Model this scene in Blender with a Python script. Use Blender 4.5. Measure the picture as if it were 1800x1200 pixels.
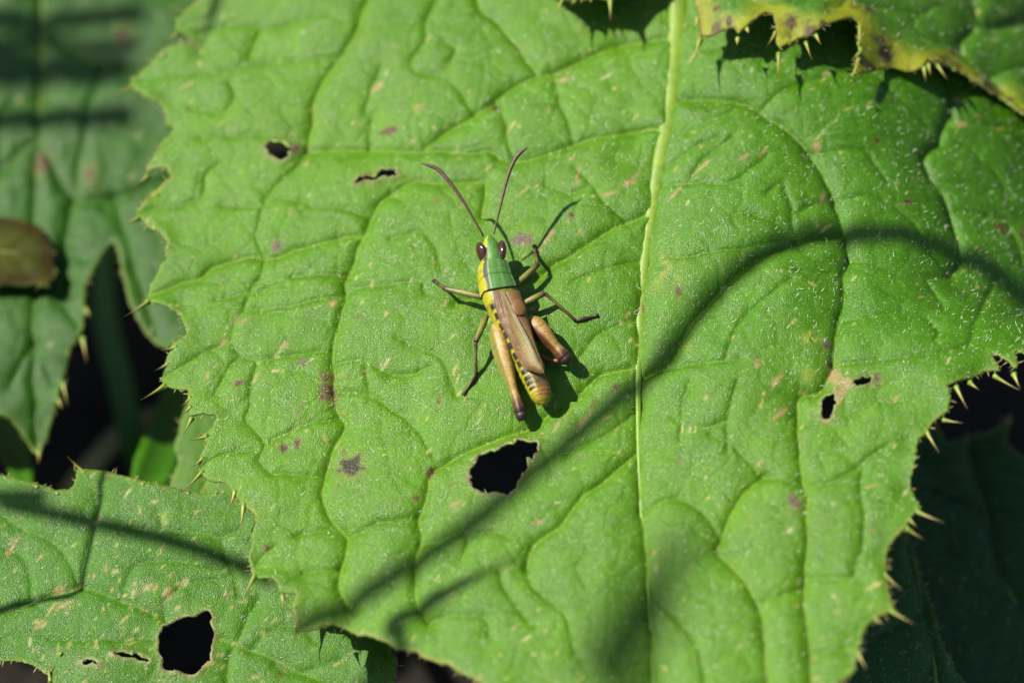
import bpy, math, random
import numpy as np
from mathutils import Vector, Matrix

# ------------------------------------------------------------------ scene reset
for o in list(bpy.data.objects): bpy.data.objects.remove(o)
S = 0.001                                        # everything below is written in millimetres
rng = np.random.default_rng(7); random.seed(7)
scn = bpy.context.scene; COL = scn.collection

# ------------------------------------------------------------------ camera
EL = math.radians(60); DIST = 350.0; WID = 112.5  # mm seen across the frame at the focus distance
FOC = 36.0 * DIST / WID
ce, se = math.cos(EL), math.sin(EL)
CAM = np.array([0, -DIST * ce, DIST * se])
FWD = np.array([0, ce, -se]); RGT = np.array([1.0, 0, 0]); UPV = np.array([0, se, ce])
cd = bpy.data.cameras.new('camera'); cam = bpy.data.objects.new('camera', cd); COL.objects.link(cam)
cam.location = Vector(CAM * S); cam.rotation_euler = (math.pi / 2 - EL, 0, 0)
cd.lens = FOC; cd.sensor_width = 36; cd.clip_start = 0.005; cd.clip_end = 60
cd.dof.use_dof = True; cd.dof.focus_distance = 0.3485; cd.dof.aperture_fstop = 11.0
scn.camera = cam

# ------------------------------------------------------------------ sky, sun, exposure
SUN_EL = math.radians(50); AZ = math.atan2(-0.30, 0.954)            # light travels right and a little towards us
SD = np.array([math.cos(AZ) * math.cos(SUN_EL), math.sin(AZ) * math.cos(SUN_EL), -math.sin(SUN_EL)])
w = bpy.data.worlds.new('World'); scn.world = w; w.use_nodes = True
nt = w.node_tree; sk = nt.nodes.new('ShaderNodeTexSky'); sk.sky_type = 'NISHITA'; sk.sun_disc = False
sk.sun_elevation = SUN_EL; sk.sun_rotation = math.atan2(-SD[0], -SD[1])
nt.links.new(sk.outputs[0], nt.nodes['Background'].inputs[0]); nt.nodes['Background'].inputs[1].default_value = 0.066
ld = bpy.data.lights.new('sun', 'SUN'); ld.energy = 4.7; ld.angle = math.radians(0.53); ld.color = (1.0, 0.95, 0.84)
sun = bpy.data.objects.new('sun', ld); COL.objects.link(sun)
sun.rotation_euler = Vector(SD).to_track_quat('-Z', 'Y').to_euler(); sun.location = Vector(-SD * 1.5)
scn.view_settings.view_transform = 'Standard'; scn.view_settings.look = 'None'
scn.view_settings.exposure = 1.13; scn.view_settings.gamma = 1.0

# ------------------------------------------------------------------ maths helpers
def A(*a): return np.array(a, float)
def lin(r, g, b, k=0.46):
    """a colour seen in the sunlit photograph (0-255) turned into a base colour"""
    c = np.array([r, g, b], float) / 255
    c = np.where(c <= 0.04045, c / 12.92, ((c + 0.055) / 1.055) ** 2.4)
    return c * k
def rays(px, py):
    px = np.asarray(px, float); py = np.asarray(py, float)
    u = (px - 900) / 1800 * 36 / FOC; v = -(py - 600) / 1800 * 36 / FOC
    return FWD + u[..., None] * RGT + v[..., None] * UPV
def hit(px, py, zf, n=14):
    """where the line of sight meets the surface z = zf(x, y)"""
    d = rays(px, py); z = np.zeros(d.shape[:-1])
    for _ in range(n):
        t = (z - CAM[2]) / d[..., 2]; p = CAM + d * t[..., None]
        z = 0.35 * z + 0.65 * zf(p[..., 0], p[..., 1])
    t = (z - CAM[2]) / d[..., 2]
    return CAM + d * t[..., None]
def proj(p):
    q = np.asarray(p) - CAM; dz = q @ FWD
    return 900 + (q @ RGT) / dz * FOC / 36 * 1800, 600 - (q @ UPV) / dz * FOC / 36 * 1800
_lat = {}
def vnoise(x, y, scale, seed=0):
    """smooth value noise about 0, range -1..1"""
    if seed not in _lat: _lat[seed] = np.random.default_rng(1000 + seed).uniform(-1, 1, (64, 64))
    T = _lat[seed]; X = np.asarray(x) / scale + 137.3; Y = np.asarray(y) / scale + 91.7
    i = np.floor(X).astype(int); j = np.floor(Y).astype(int); fx = X - i; fy = Y - j
    fx = fx * fx * (3 - 2 * fx); fy = fy * fy * (3 - 2 * fy)
    g = lambda a, b: T[a % 64, b % 64]
    return (g(i, j) * (1 - fx) + g(i + 1, j) * fx) * (1 - fy) + (g(i, j + 1) * (1 - fx) + g(i + 1, j + 1) * fx) * fy
def sstep(a, b, x):
    t = np.clip((np.asarray(x, float) - a) / (b - a), 0, 1); return t * t * (3 - 2 * t)
def crom(P, n):
    """Catmull-Rom resample of a list of rows, n steps for each span"""
    P = np.asarray(P, float); Q = np.vstack([2 * P[0] - P[1], P, 2 * P[-1] - P[-2]]); out = []
    for i in range(1, len(Q) - 2):
        a, b, c, d = Q[i - 1], Q[i], Q[i + 1], Q[i + 2]
        for t in np.arange(n) / n:
            out.append(0.5 * (2 * b + (c - a) * t + (2 * a - 5 * b + 4 * c - d) * t * t + (3 * b - a - 3 * c + d) * t ** 3))
    out.append(Q[-2]); return np.array(out)

# ------------------------------------------------------------------ object helpers
ORG = {}
def tag(o, label=None, cat=None, group=None, kind=None):
    if label: o['label'] = label
    if cat: o['category'] = cat
    if group: o['group'] = group
    if kind: o['kind'] = kind
    return o
def thing(name, org, label, cat, group=None):
    o = bpy.data.objects.new(name, None); COL.objects.link(o); o.location = Vector(np.asarray(org) * S)
    o.empty_display_size = 0.005; ORG[o.name] = np.asarray(org, float)
    return tag(o, label, cat, group)
def origin(o):
    while o.parent: o = o.parent
    return ORG.get(o.name, np.zeros(3))
def mesh(name, V, F, mat, parent=None, cols=None, smooth=True):
    """V in world millimetres; F array of quads / list of faces"""
    org = origin(parent) if parent else np.zeros(3)
    V = (np.asarray(V, float) - org) * S
    me = bpy.data.meshes.new(name)
    if isinstance(F, np.ndarray):
        k = F.shape[1]; n = len(F)
        me.vertices.add(len(V)); me.vertices.foreach_set('co', V.astype(np.float32).ravel())
        me.loops.add(n * k); me.loops.foreach_set('vertex_index', F.astype(np.int32).ravel())
        me.polygons.add(n); me.polygons.foreach_set('loop_start', np.arange(0, n * k, k, dtype=np.int32))
        me.update(calc_edges=True)
    else:
        me.from_pydata([tuple(v) for v in V], [], [list(f) for f in F])
    if smooth: me.polygons.foreach_set('use_smooth', np.ones(len(me.polygons), bool))
    if cols is not None:
        at = me.color_attributes.new('Col', 'FLOAT_COLOR', 'POINT')
        c = np.ones((len(V), 4), np.float32); c[:, :3] = cols; at.data.foreach_set('color', c.ravel())
    me.materials.append(mat); me.validate(); me.update()
    o = bpy.data.objects.new(name, me); COL.objects.link(o)
    if parent: o.parent = parent
    return o
def loft(C, W, H, up, nseg=20, colf=None, power=2.0, Hd=None):
    """rings of a superellipse about centres C (n,3); half width W, half height H (up) and Hd (down)"""
    C = np.asarray(C, float); n = len(C); W = np.broadcast_to(W, n); H = np.broadcast_to(H, n)
    Hd = H if Hd is None else np.broadcast_to(Hd, n)
    T = np.gradient(C, axis=0); T /= np.linalg.norm(T, axis=1)[:, None] + 1e-12
    up = np.broadcast_to(np.asarray(up, float), (n, 3))
    R = np.cross(T, up); R /= np.linalg.norm(R, axis=1)[:, None] + 1e-12; U = np.cross(R, T)
    th = np.arange(nseg) / nseg * 2 * math.pi
    sx, cx = np.sin(th), np.cos(th); e = 2.0 / power
    ex = np.sign(sx) * np.abs(sx) ** e; ey = np.sign(cx) * np.abs(cx) ** e
    hh = np.where(ey[None, :] >= 0, H[:, None], Hd[:, None])
    V = C[:, None, :] + R[:, None, :] * (W[:, None] * ex)[..., None] + U[:, None, :] * (hh * ey)[..., None]
    V = V.reshape(-1, 3); F = []
    for i in range(n - 1):
        for j in range(nseg):
            k = (j + 1) % nseg; F.append((i * nseg + j, i * nseg + k, (i + 1) * nseg + k, (i + 1) * nseg + j))
    a = len(V); V = np.vstack([V, C[:1], C[-1:]])
    for j in range(nseg):
        k = (j + 1) % nseg; F.append((a, k, j)); F.append((a + 1, (n - 1) * nseg + j, (n - 1) * nseg + k))
    cols = None
    if colf is not None:
        ss = np.linspace(0, 1, n); c = colf(np.repeat(ss, nseg), np.tile(th, n))
        cols = np.vstack([c, c[:1], c[-1:]])
    return V, F, cols
def ellipsoid(c, ax, r, nu=24, nv=14):
    """ax: 3x3 rows of axes, r radii"""
    V = []; F = []
    for i in range(nv + 1):
        ph = math.pi * i / nv
        for j in range(nu):
            th = 2 * math.pi * j / nu
            q = A(math.sin(ph) * math.cos(th) * r[0], math.sin(ph) * math.sin(th) * r[1], math.cos(ph) * r[2]); V.append(c + q @ ax)
    for i in range(nv):
        for j in range(nu):
            k = (j + 1) % nu; F.append((i * nu + j, (i + 1) * nu + j, (i + 1) * nu + k, i * nu + k))
    return np.array(V), F

# ------------------------------------------------------------------ materials
def newmat(name):
    m = bpy.data.materials.new(name); m.use_nodes = True; t = m.node_tree
    return m, t, t.nodes['Principled BSDF'], t.nodes['Material Output']
def noise_node(t, scale, detail=3, rough=0.6):
    tc = t.nodes.get('tc') or t.nodes.new('ShaderNodeTexCoord'); tc.name = 'tc'
    n = t.nodes.new('ShaderNodeTexNoise'); n.inputs['Scale'].default_value = scale
    n.inputs['Detail'].default_value = detail; n.inputs['Roughness'].default_value = rough
    t.links.new(tc.outputs['Object'], n.inputs['Vector']); return n
def leaf_mat(name, trans=0.3, rough=0.45, bump=0.5, spec=0.5):
    m, t, p, out = newmat(name); N = t.nodes; L = t.links
    at = N.new('ShaderNodeAttribute'); at.attribute_name = 'Col'
    n1 = noise_node(t, 4200, 4, 0.75); n2 = noise_node(t, 420, 3)
    mr = N.new('ShaderNodeMapRange'); mr.inputs['From Min'].default_value = 0.3; mr.inputs['From Max'].default_value = 0.7
    mr.inputs['To Min'].default_value = 0.74; mr.inputs['To Max'].default_value = 1.26; L.new(n1.outputs['Fac'], mr.inputs['Value'])
    mr2 = N.new('ShaderNodeMapRange'); mr2.inputs['From Min'].default_value = 0.3; mr2.inputs['From Max'].default_value = 0.7
    mr2.inputs['To Min'].default_value = 0.88; mr2.inputs['To Max'].default_value = 1.12; L.new(n2.outputs['Fac'], mr2.inputs['Value'])
    mul = N.new('ShaderNodeMath'); mul.operation = 'MULTIPLY'; L.new(mr.outputs[0], mul.inputs[0]); L.new(mr2.outputs[0], mul.inputs[1])
    vm = N.new('ShaderNodeVectorMath'); vm.operation = 'SCALE'; L.new(at.outputs['Color'], vm.inputs[0]); L.new(mul.outputs[0], vm.inputs['Scale'])
    vp = N.new('ShaderNodeTexVoronoi'); vp.inputs['Scale'].default_value = 3300; L.new(N['tc'].outputs['Object'], vp.inputs['Vector'])
    pm = N.new('ShaderNodeMapRange'); pm.inputs['From Min'].default_value = 0.16; pm.inputs['From Max'].default_value = 0.30; pm.inputs['To Min'].default_value = 0.55; pm.inputs['To Max'].default_value = 0.0
    L.new(vp.outputs['Distance'], pm.inputs['Value'])
    sel = N.new('ShaderNodeMath'); sel.operation = 'MULTIPLY'; sx = N.new('ShaderNodeSeparateColor'); L.new(vp.outputs['Color'], sx.inputs[0])
    gt = N.new('ShaderNodeMath'); gt.operation = 'GREATER_THAN'; gt.inputs[1].default_value = 0.62; L.new(sx.outputs[0], gt.inputs[0]); L.new(gt.outputs[0], sel.inputs[0]); L.new(pm.outputs[0], sel.inputs[1])
    pc = N.new('ShaderNodeMix'); pc.data_type = 'RGBA'; pc.inputs[7].default_value = (0.32, 0.44, 0.07, 1)
    L.new(sel.outputs[0], pc.inputs[0]); L.new(vm.outputs[0], pc.inputs[6]); L.new(pc.outputs[2], p.inputs['Base Color'])
    rr = N.new('ShaderNodeMapRange'); rr.inputs['From Min'].default_value = 0.3; rr.inputs['From Max'].default_value = 0.7; rr.inputs['To Min'].default_value = rough - 0.10; rr.inputs['To Max'].default_value = rough + 0.22
    L.new(n2.outputs['Fac'], rr.inputs['Value']); L.new(rr.outputs[0], p.inputs['Roughness'])
    p.inputs['Specular IOR Level'].default_value = spec
    vo = N.new('ShaderNodeTexVoronoi'); vo.inputs['Scale'].default_value = 6500; L.new(N['tc'].outputs['Object'], vo.inputs['Vector'])
    b1 = N.new('ShaderNodeBump'); b1.inputs['Strength'].default_value = bump; b1.inputs['Distance'].default_value = 0.00007; b1.invert = True
    L.new(vo.outputs['Distance'], b1.inputs['Height'])
    n3 = noise_node(t, 2600, 4, .7)
    b2 = N.new('ShaderNodeBump'); b2.inputs['Strength'].default_value = bump; b2.inputs['Distance'].default_value = 0.00007
    L.new(n3.outputs['Fac'], b2.inputs['Height']); L.new(b1.outputs[0], b2.inputs['Normal']); L.new(b2.outputs[0], p.inputs['Normal'])
    tr = N.new('ShaderNodeBsdfTranslucent')
    tm = N.new('ShaderNodeVectorMath'); tm.operation = 'MULTIPLY'; tm.inputs[1].default_value = (1.5, 1.35, 0.55); L.new(vm.outputs[0], tm.inputs[0])
    L.new(tm.outputs[0], tr.inputs['Color'])
    mx = N.new('ShaderNodeMixShader'); mx.inputs[0].default_value = trans
    L.new(p.outputs[0], mx.inputs[1]); L.new(tr.outputs[0], mx.inputs[2]); L.new(mx.outputs[0], out.inputs['Surface'])
    return m
def col_mat(name, rough=0.45, scale=1500, bump=0.3, spec=0.5, vary=0.2, dist=0.00006, sheen=0):
    m, t, p, out = newmat(name); N = t.nodes; L = t.links
    at = N.new('ShaderNodeAttribute'); at.attribute_name = 'Col'
    n = noise_node(t, scale, 4, 0.65)
    mr = N.new('ShaderNodeMapRange'); mr.inputs['From Min'].default_value = 0.3; mr.inputs['From Max'].default_value = 0.7
    mr.inputs['To Min'].default_value = 1 - vary; mr.inputs['To Max'].default_value = 1 + vary; L.new(n.outputs['Fac'], mr.inputs['Value'])
    vm = N.new('ShaderNodeVectorMath'); vm.operation = 'SCALE'; L.new(at.outputs['Color'], vm.inputs[0]); L.new(mr.outputs[0], vm.inputs['Scale'])
    L.new(vm.outputs[0], p.inputs['Base Color']); p.inputs['Roughness'].default_value = rough; p.inputs['Specular IOR Level'].default_value = spec
    b = N.new('ShaderNodeBump'); b.inputs['Strength'].default_value = bump; b.inputs['Distance'].default_value = dist
    L.new(n.outputs['Fac'], b.inputs['Height']); L.new(b.outputs[0], p.inputs['Normal'])
    return m
def plain_mat(name, c, rough=0.5, spec=0.5, scale=900, vary=0.25, bump=0.2, dist=0.0001):
    m = col_mat(name, rough, scale, bump, spec, vary, dist)
    at = next(n for n in m.node_tree.nodes if n.type == 'ATTRIBUTE')
    rgb = m.node_tree.nodes.new('ShaderNodeRGB'); rgb.outputs[0].default_value = (*c, 1)
    for l in list(at.outputs['Color'].links): m.node_tree.links.new(rgb.outputs[0], l.to_socket)
    m.node_tree.nodes.remove(at); return m
M_leaf = leaf_mat('thistle_leaf_surface', 0.32, 0.37, 0.8, 0.38)
M_rim = plain_mat('chewed_leaf_edge', lin(196, 196, 110), 0.7)
M_edge = plain_mat('green_leaf_edge', lin(150, 185, 70), 0.6)
M_spine = col_mat('spine', 0.4, 1500, 0.1)
M_hair = plain_mat('leaf_hair', (0.62, 0.68, 0.50), 0.35, 0.6, vary=0.05)
M_rib = col_mat('leaf_rib', 0.45, 1200, 0.4, 0.5, 0.22)
M_dead = col_mat('withered_leaf', 0.7, 900, 0.5, 0.08, 0.35)
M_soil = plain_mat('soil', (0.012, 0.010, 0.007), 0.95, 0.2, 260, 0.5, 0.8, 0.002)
M_grass = plain_mat('grass_green', lin(72, 132, 18), 0.55, 0.2, 500, 0.2)
M_drygrass = plain_mat('dry_grass', lin(150, 140, 80), 0.6, 0.4, 500, 0.2)

# ------------------------------------------------------------------ a spiny leaf
def unit_spine():
    n = 9; s = np.linspace(0, 1, n); C = np.stack([0.10 * s ** 2, 0 * s, s], 1)
    rr = .115 * (1 - s) ** 3 + .045 * (1 - s) + .007; V, F, _ = loft(C, rr, rr * .8, (0, 1, 0), 7)
    me = bpy.data.meshes.new('spine'); me.from_pydata([tuple(v) for v in V], [], F)
    me.polygons.foreach_set('use_smooth', np.ones(len(me.polygons), bool))
    at = me.color_attributes.new('Col', 'FLOAT_COLOR', 'POINT'); z = V[:, 2]
    c0, c1, c2 = lin(132, 170, 40), lin(196, 182, 90), lin(104, 64, 34)
    c = np.where(z[:, None] < .45, c0 + (c1 - c0) * (z[:, None] / .45), c1 + (c2 - c1) * ((z[:, None] - .45) / .55))
    q = np.ones((len(V), 4), np.float32); q[:, :3] = c; at.data.foreach_set('color', q.ravel()); me.materials.append(M_spine); return me
ME_SPINE = unit_spine()
def add_spine(parent, a, b, fat=1.0):
    o = bpy.data.objects.new('spine', ME_SPINE); COL.objects.link(o); o.parent = parent
    d = b - a; L = np.linalg.norm(d); a = a - d / L * min(0.35, L * .15); L = np.linalg.norm(b - a)
    q = Vector(d).to_track_quat('Z', 'X'); f = fat * max(0.75, min(2.2, 2.6 / L))
    o.matrix_local = Matrix.Translation(Vector((a - origin(parent)) * S)) @ q.to_matrix().to_4x4() @ Matrix.Diagonal((L * S * f, L * S * f, L * S, 1))
    return o
def prism_bunch(P, D, Lh, R, bend):
    """thin three-sided hairs: roots P, unit directions D, lengths Lh, radii R"""
    n = len(P); rf = np.cross(D, A(0.31, 0.55, 0.77)); rf /= np.linalg.norm(rf, axis=1)[:, None] + 1e-9; rg = np.cross(D, rf)
    V = np.zeros((n, 7, 3))
    for k in range(3):
        a = 2 * math.pi * k / 3; off = (rf * math.cos(a) + rg * math.sin(a)) * R[:, None]
        V[:, k] = P + off; V[:, 3 + k] = P + D * (Lh * .55)[:, None] + off * .8 + bend * .35
    V[:, 6] = P + D * Lh[:, None] + bend
    F = []
    base = np.arange(n) * 7; tri = [(0, 1, 4), (0, 4, 3), (1, 2, 5), (1, 5, 4), (2, 0, 3), (2, 3, 5), (3, 4, 6), (4, 5, 6), (5, 3, 6)]
    F = np.concatenate([base[:, None] + np.array(t)[None] for t in tri])
    return V.reshape(-1, 3), F

class Leaf:
    def __init__(s, name, label, zf, outline, holes=(), veins=(), sp=0.2, spines=(), midrib=None, base=None, col=None, relief=1.0,
                 petiole=None, hair=0.0, bristle=1.2, margin=None, spots=(), fleck=0, group='spiny thistle leaves', thick=0.28, jag=0.10, seed=1, tint=None, mat=None):
        s.zf = zf; R_ = np.random.default_rng(seed)
        toXY = lambda P: hit(np.array(P, float)[:, 0], np.array(P, float)[:, 1], zf)[:, :2]
        def closed(P, fine, jg):
            Q = toXY(P); Q = np.vstack([Q, Q[:1]]); out = []
            for a, b in zip(Q[:-1], Q[1:]):
                n = max(1, int(np.linalg.norm(b - a) / fine)); out += [a + (b - a) * k / n for k in range(n)]
            out = np.array(out); 
            out[:, 0] += jg * vnoise(out[:, 0], out[:, 1], 0.9, 31) + jg * vnoise(out[:, 0], out[:, 1], 0.35, 32)
            out[:, 1] += jg * vnoise(out[:, 0], out[:, 1], 0.9, 33) + jg * vnoise(out[:, 0], out[:, 1], 0.35, 34); return out
        loops = [closed(outline, .4, jag)] + [closed(np.mean(h, 0) + (np.array(h, float) - np.mean(h, 0)) * 1.03, .25, jag * 2.0) for h in holes]; s.loops = loops
        lo = loops[0].min(0) - 1; hi = loops[0].max(0) + 1
        nx, ny = ((hi - lo) / sp).astype(int) + 2; s.lo, s.sp, s.nx, s.ny = lo, sp, nx, ny
        gx = lo[0] + np.arange(nx) * sp; gy = lo[1] + np.arange(ny) * sp
        X, Y = np.meshgrid(gx, gy, indexing='ij'); s.X, s.Y = X, Y
        # vein distance fields: two traced classes and two fine nets
        D = [np.full((nx, ny), 9.0), np.full((nx, ny), 9.0)]
        for cls, pl in veins:
            q = toXY(crom(pl, 5)) if len(pl) > 2 else toXY(pl)
            q = q + 0.25 * np.stack([vnoise(q[:, 0], q[:, 1], 2.0, 41), vnoise(q[:, 0], q[:, 1], 2.0, 42)], 1)
            for a, b in zip(q[:-1], q[1:]):
                r = 7.0 if cls == 0 else 4.0
                i0, j0 = np.maximum(((np.minimum(a, b) - r - lo) / sp).astype(int), 0); i1, j1 = ((np.maximum(a, b) + r - lo) / sp).astype(int) + 1
                if i1 <= 0 or j1 <= 0 or i0 >= nx or j0 >= ny: continue
                xs = X[i0:i1, j0:j1]; ys = Y[i0:i1, j0:j1]; d = b - a; dd = d @ d + 1e-9
                t = np.clip(((xs - a[0]) * d[0] + (ys - a[1]) * d[1]) / dd, 0, 1)
                dist = np.hypot(xs - a[0] - t * d[0], ys - a[1] - t * d[1])
                D[cls][i0:i1, j0:j1] = np.minimum(D[cls][i0:i1, j0:j1], dist)
        def cells(size, sd):
            wx = X + size * .35 * vnoise(X, Y, size * .8, sd); wy = Y + size * .35 * vnoise(X, Y, size * .8, sd + 1)
            rr = np.random.default_rng(sd); J = rr.uniform(.1, .9, (64, 64, 2))
            ci = np.floor(wx / size).astype(int); cj = np.floor(wy / size).astype(int); f1 = np.full(X.shape, 1e9); f2 = f1.copy()
            for di in (-2, -1, 0, 1, 2):
                for dj in (-2, -1, 0, 1, 2):
                    a = ci + di; b = cj + dj; jj = J[a % 64, b % 64]
                    d = np.hypot((a + jj[..., 0]) * size - wx, (b + jj[..., 1]) * size - wy)
                    f2 = np.minimum(f2, np.maximum(f1, d)); f1 = np.minimum(f1, d)
            return (f2 - f1) * .5
        d3 = cells(3.6, 51); d4 = cells(1.15, 61)
        s.D = D
        n1 = vnoise(X, Y, 13, 3); n2 = vnoise(X, Y, 5.2, 4); n3 = vnoise(X, Y, 2.1, 5)
        edge = s.edge_dist(X, Y, loops[:1], 4.0); s.edge = edge
        hole = s.edge_dist(X, Y, loops[1:], 2.5) if len(loops) > 1 else np.full(X.shape, 9.0)
        pf = sstep(0, 3.0, edge)
        right = sstep(8, 30, X) * sstep(-22, 0, Y)
        rel = (0.45 + .75 * right) * (1 - np.exp(-D[0] / 2.6)) + .50 * (1 - np.exp(-D[0] / .5)) + 0.29 * (1 - np.exp(-D[1] / .34)) + .20 * (1 - np.exp(-D[1] / 1.3))
        rel += 0.10 * pf * (1 - np.exp(-d3 / .22)) + .034 * (1 - np.exp(-d4 / .12)) - 0.65
        rel += 0.50 * n1 + 0.22 * n2 + 0.09 * n3 + 0.5 * (1 - pf) * vnoise(X, Y, 3.2, 8)
        Z = zf(X, Y) + relief * rel + 0.25 * np.exp(-hole / .5); s.Z = Z
        # keep the cells whose centre lies inside
        cx, cy = X[:-1, :-1] + sp / 2, Y[:-1, :-1] + sp / 2
        ins = s.inside(cx[:, 0], cy[0], loops); s.ins = ins
        idx = -np.ones((nx, ny), int); used = np.zeros((nx, ny), bool)
        used[:-1, :-1] |= ins; used[1:, :-1] |= ins; used[:-1, 1:] |= ins; used[1:, 1:] |= ins
        idx[used] = np.arange(used.sum())
        F = np.stack([idx[:-1, :-1][ins], idx[1:, :-1][ins], idx[1:, 1:][ins], idx[:-1, 1:][ins]], 1)
        cnt = np.zeros((nx, ny), int)
        for a, b in ((0, 0), (1, 0), (0, 1), (1, 1)): cnt[a:nx - 1 + a, b:ny - 1 + b] += ins
        V = np.stack([X[used], Y[used], Z[used]], 1); bd = (cnt[used] < 4)
        V[bd, :2] = s.snap(V[bd, :2], loops, sp * 1.6)
        # colour
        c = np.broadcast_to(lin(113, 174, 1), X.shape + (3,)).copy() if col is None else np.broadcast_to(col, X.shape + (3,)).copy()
        def mixc(c2, f): c[...] = c + (np.asarray(c2) - c) * np.clip(f, 0, 1)[..., None]
        base_c = c[0, 0].copy(); s.base_c_ = base_c
        mixc(base_c * A(.66, .80, .5), .45 + .6 * n1 + .4 * n2); mixc(base_c * A(1.5, 1.12, .9), .30 * np.clip(n2 + .4 * n1, 0, 1) + .5 * np.clip(vnoise(X, Y, 1.6, 9) - .45, 0, 1))
        mixc(base_c * A(1.12, 1.10, 2.5), .45 * np.clip(vnoise(X, Y, 3.1, 10) + .1, 0, 1))
        mixc(base_c * A(.66, .84, .5), .40 * np.exp(-(D[1] / .24) ** 2)); mixc(base_c * A(.75, .88, .6), .30 * np.exp(-(d3 / .10) ** 2)); mixc(base_c * A(.85, .92, .7), .5 * np.exp(-(d4 / .06) ** 2))
        mixc(base_c * A(1.55, 1.2, 1.3), .75 * np.exp(-(D[0] / .16) ** 2)); mixc(base_c * A(1.25, 1.08, 1.2), .3 * np.exp(-(D[1] / .11) ** 2))
        mixc(lin(150, 178, 60), .55 * np.exp(-(edge / .35) ** 2)); mixc(lin(150, 170, 60), .3 * np.exp(-(hole / .8) ** 2)); mixc(lin(205, 200, 150), .9 * np.exp(-(hole / .2) ** 2)); mixc(lin(140, 96, 60), .85 * np.exp(-(hole / .26) ** 2) * sstep(.0, .35, vnoise(X, Y, 1.1, 29)))
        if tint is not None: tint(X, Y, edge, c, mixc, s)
        def patch(px, py, rx, ry, ang, colr, k, soft=.35, wob=.45):
            p = toXY([(px, py)])[0]; r = max(rx, ry) * .0625 * 1.8 + .3
            i0, j0 = np.maximum(((p - r - lo) / sp).astype(int), 0); i1, j1 = ((p + r - lo) / sp).astype(int) + 1
            if i1 <= 0 or j1 <= 0 or i0 >= nx or j0 >= ny: return
            xs = X[i0:i1, j0:j1] - p[0]; ys = (Y[i0:i1, j0:j1] - p[1]) * se
            ca, sa = math.cos(ang), math.sin(ang); u = (xs * ca + ys * sa) / (rx * .0625); v = (-xs * sa + ys * ca) / (ry * .0625)
            q = np.hypot(u, v) * (1 + wob * vnoise(X[i0:i1, j0:j1], Y[i0:i1, j0:j1], .55, 71) + .5 * wob * vnoise(X[i0:i1, j0:j1], Y[i0:i1, j0:j1], .22, 72))
            f = (1 - sstep(1 - soft, 1 + soft, q)) * k; sub = c[i0:i1, j0:j1]; sub[...] = sub + (np.asarray(colr) - sub) * f[..., None]
        for (px, py, rx, ry, ang, kind) in spots:
            rim = {'dark': (lin(150, 150, 50), lin(62, 42, 28)), 'brown': (lin(140, 150, 50), lin(112, 80, 46)), 'purple': (lin(140, 165, 70), lin(138, 112, 96)), 'tan': (lin(135, 165, 60), lin(196, 178, 108)), 'yellow': (lin(122, 174, 30), lin(150, 184, 44))}[kind]
            patch(px, py, rx * 1.5, ry * 1.5, ang, rim[0], .6, .5); patch(px, py, rx, ry, ang, rim[1], .95, .3)
            if kind in ('dark', 'brown', 'purple'):
                for _ in range(5): patch(px + R_.normal() * rx * .4, py + R_.normal() * ry * .4, rx * .22, ry * .22, R_.uniform(0, 3), rim[1] * R_.choice([.5, 1.3]), .8)
        if fleck:
            pxl = np.stack(proj(np.stack([loops[0][:, 0], loops[0][:, 1], zf(loops[0][:, 0], loops[0][:, 1])], 1)), 1)
            for _ in range(fleck):
                px = R_.uniform(max(-60, pxl[:, 0].min()), min(1860, pxl[:, 0].max())); py = R_.uniform(max(-60, pxl[:, 1].min()), min(1260, pxl[:, 1].max()))
                if vnoise(px, py, 150, 30) < R_.uniform(-.9, .5): continue
                L_ = R_.choice([R_.uniform(2.0, 4.0), R_.uniform(4.0, 7), R_.uniform(7, 13)], p=[.6, .3, .1]); W_ = min(L_ * R_.uniform(.3, .8), R_.uniform(1.6, 2.8))
                ang = R_.normal(.95, .45) if px < 1250 else R_.normal(.6, .5)
                cc = [lin(222, 208, 120), lin(215, 190, 105), lin(200, 212, 105), lin(150, 105, 55), lin(228, 226, 165)][R_.choice(5, p=[.33, .2, .25, .07, .15])]
                patch(px, py, L_, W_, ang, cc, R_.uniform(.6, 1), .4, .35)
        s.c = c; s.base_c = base_c
        bx = base if base is not None else np.array([V[:, 0].mean(), V[:, 1].mean(), V[:, 2].min()])
        root = thing(name, bx, label, 'leaf', group); s.root = root
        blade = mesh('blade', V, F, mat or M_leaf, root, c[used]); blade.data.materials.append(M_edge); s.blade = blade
        so = blade.modifiers.new('thickness', 'SOLIDIFY'); so.thickness = thick * S; so.offset = -1; so.material_offset_rim = 1
        if midrib is not None: s.rib(midrib, petiole)
        for sp_ in spines:
            a = s.at(sp_[0], sp_[1]); b0 = hit(np.array([sp_[2]]), np.array([sp_[3]]), lambda x, y: np.full_like(x, a[2] + (sp_[4] if len(sp_) > 4 else 0.2)))[0]
            add_spine(root, a - A(0, 0, thick / 2), b0, R_.uniform(.75, 1.1))
        if bristle:
            Lp = loops[0]; n = int(len(Lp) * .4 / bristle); k = R_.integers(0, len(Lp), n); nx2 = (k + 1) % len(Lp)
            tn = Lp[nx2] - Lp[k]; tn /= np.linalg.norm(tn, axis=1)[:, None] + 1e-9
            area = np.sum(Lp[:, 0] * np.roll(Lp[:, 1], -1) - Lp[:, 1] * np.roll(Lp[:, 0], -1)); nrm = np.stack([tn[:, 1], -tn[:, 0]], 1) * np.sign(area)
            P = np.stack([Lp[k, 0], Lp[k, 1], s.z(Lp[k, 0], Lp[k, 1]) - thick / 2], 1) - np.c_[nrm * .1, np.zeros(n)]
            Dr = np.stack([nrm[:, 0] + R_.normal(0, .35, n), nrm[:, 1] + R_.normal(0, .35, n) , R_.normal(.15, .35, n)], 1); Dr /= np.linalg.norm(Dr, axis=1)[:, None]
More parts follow.
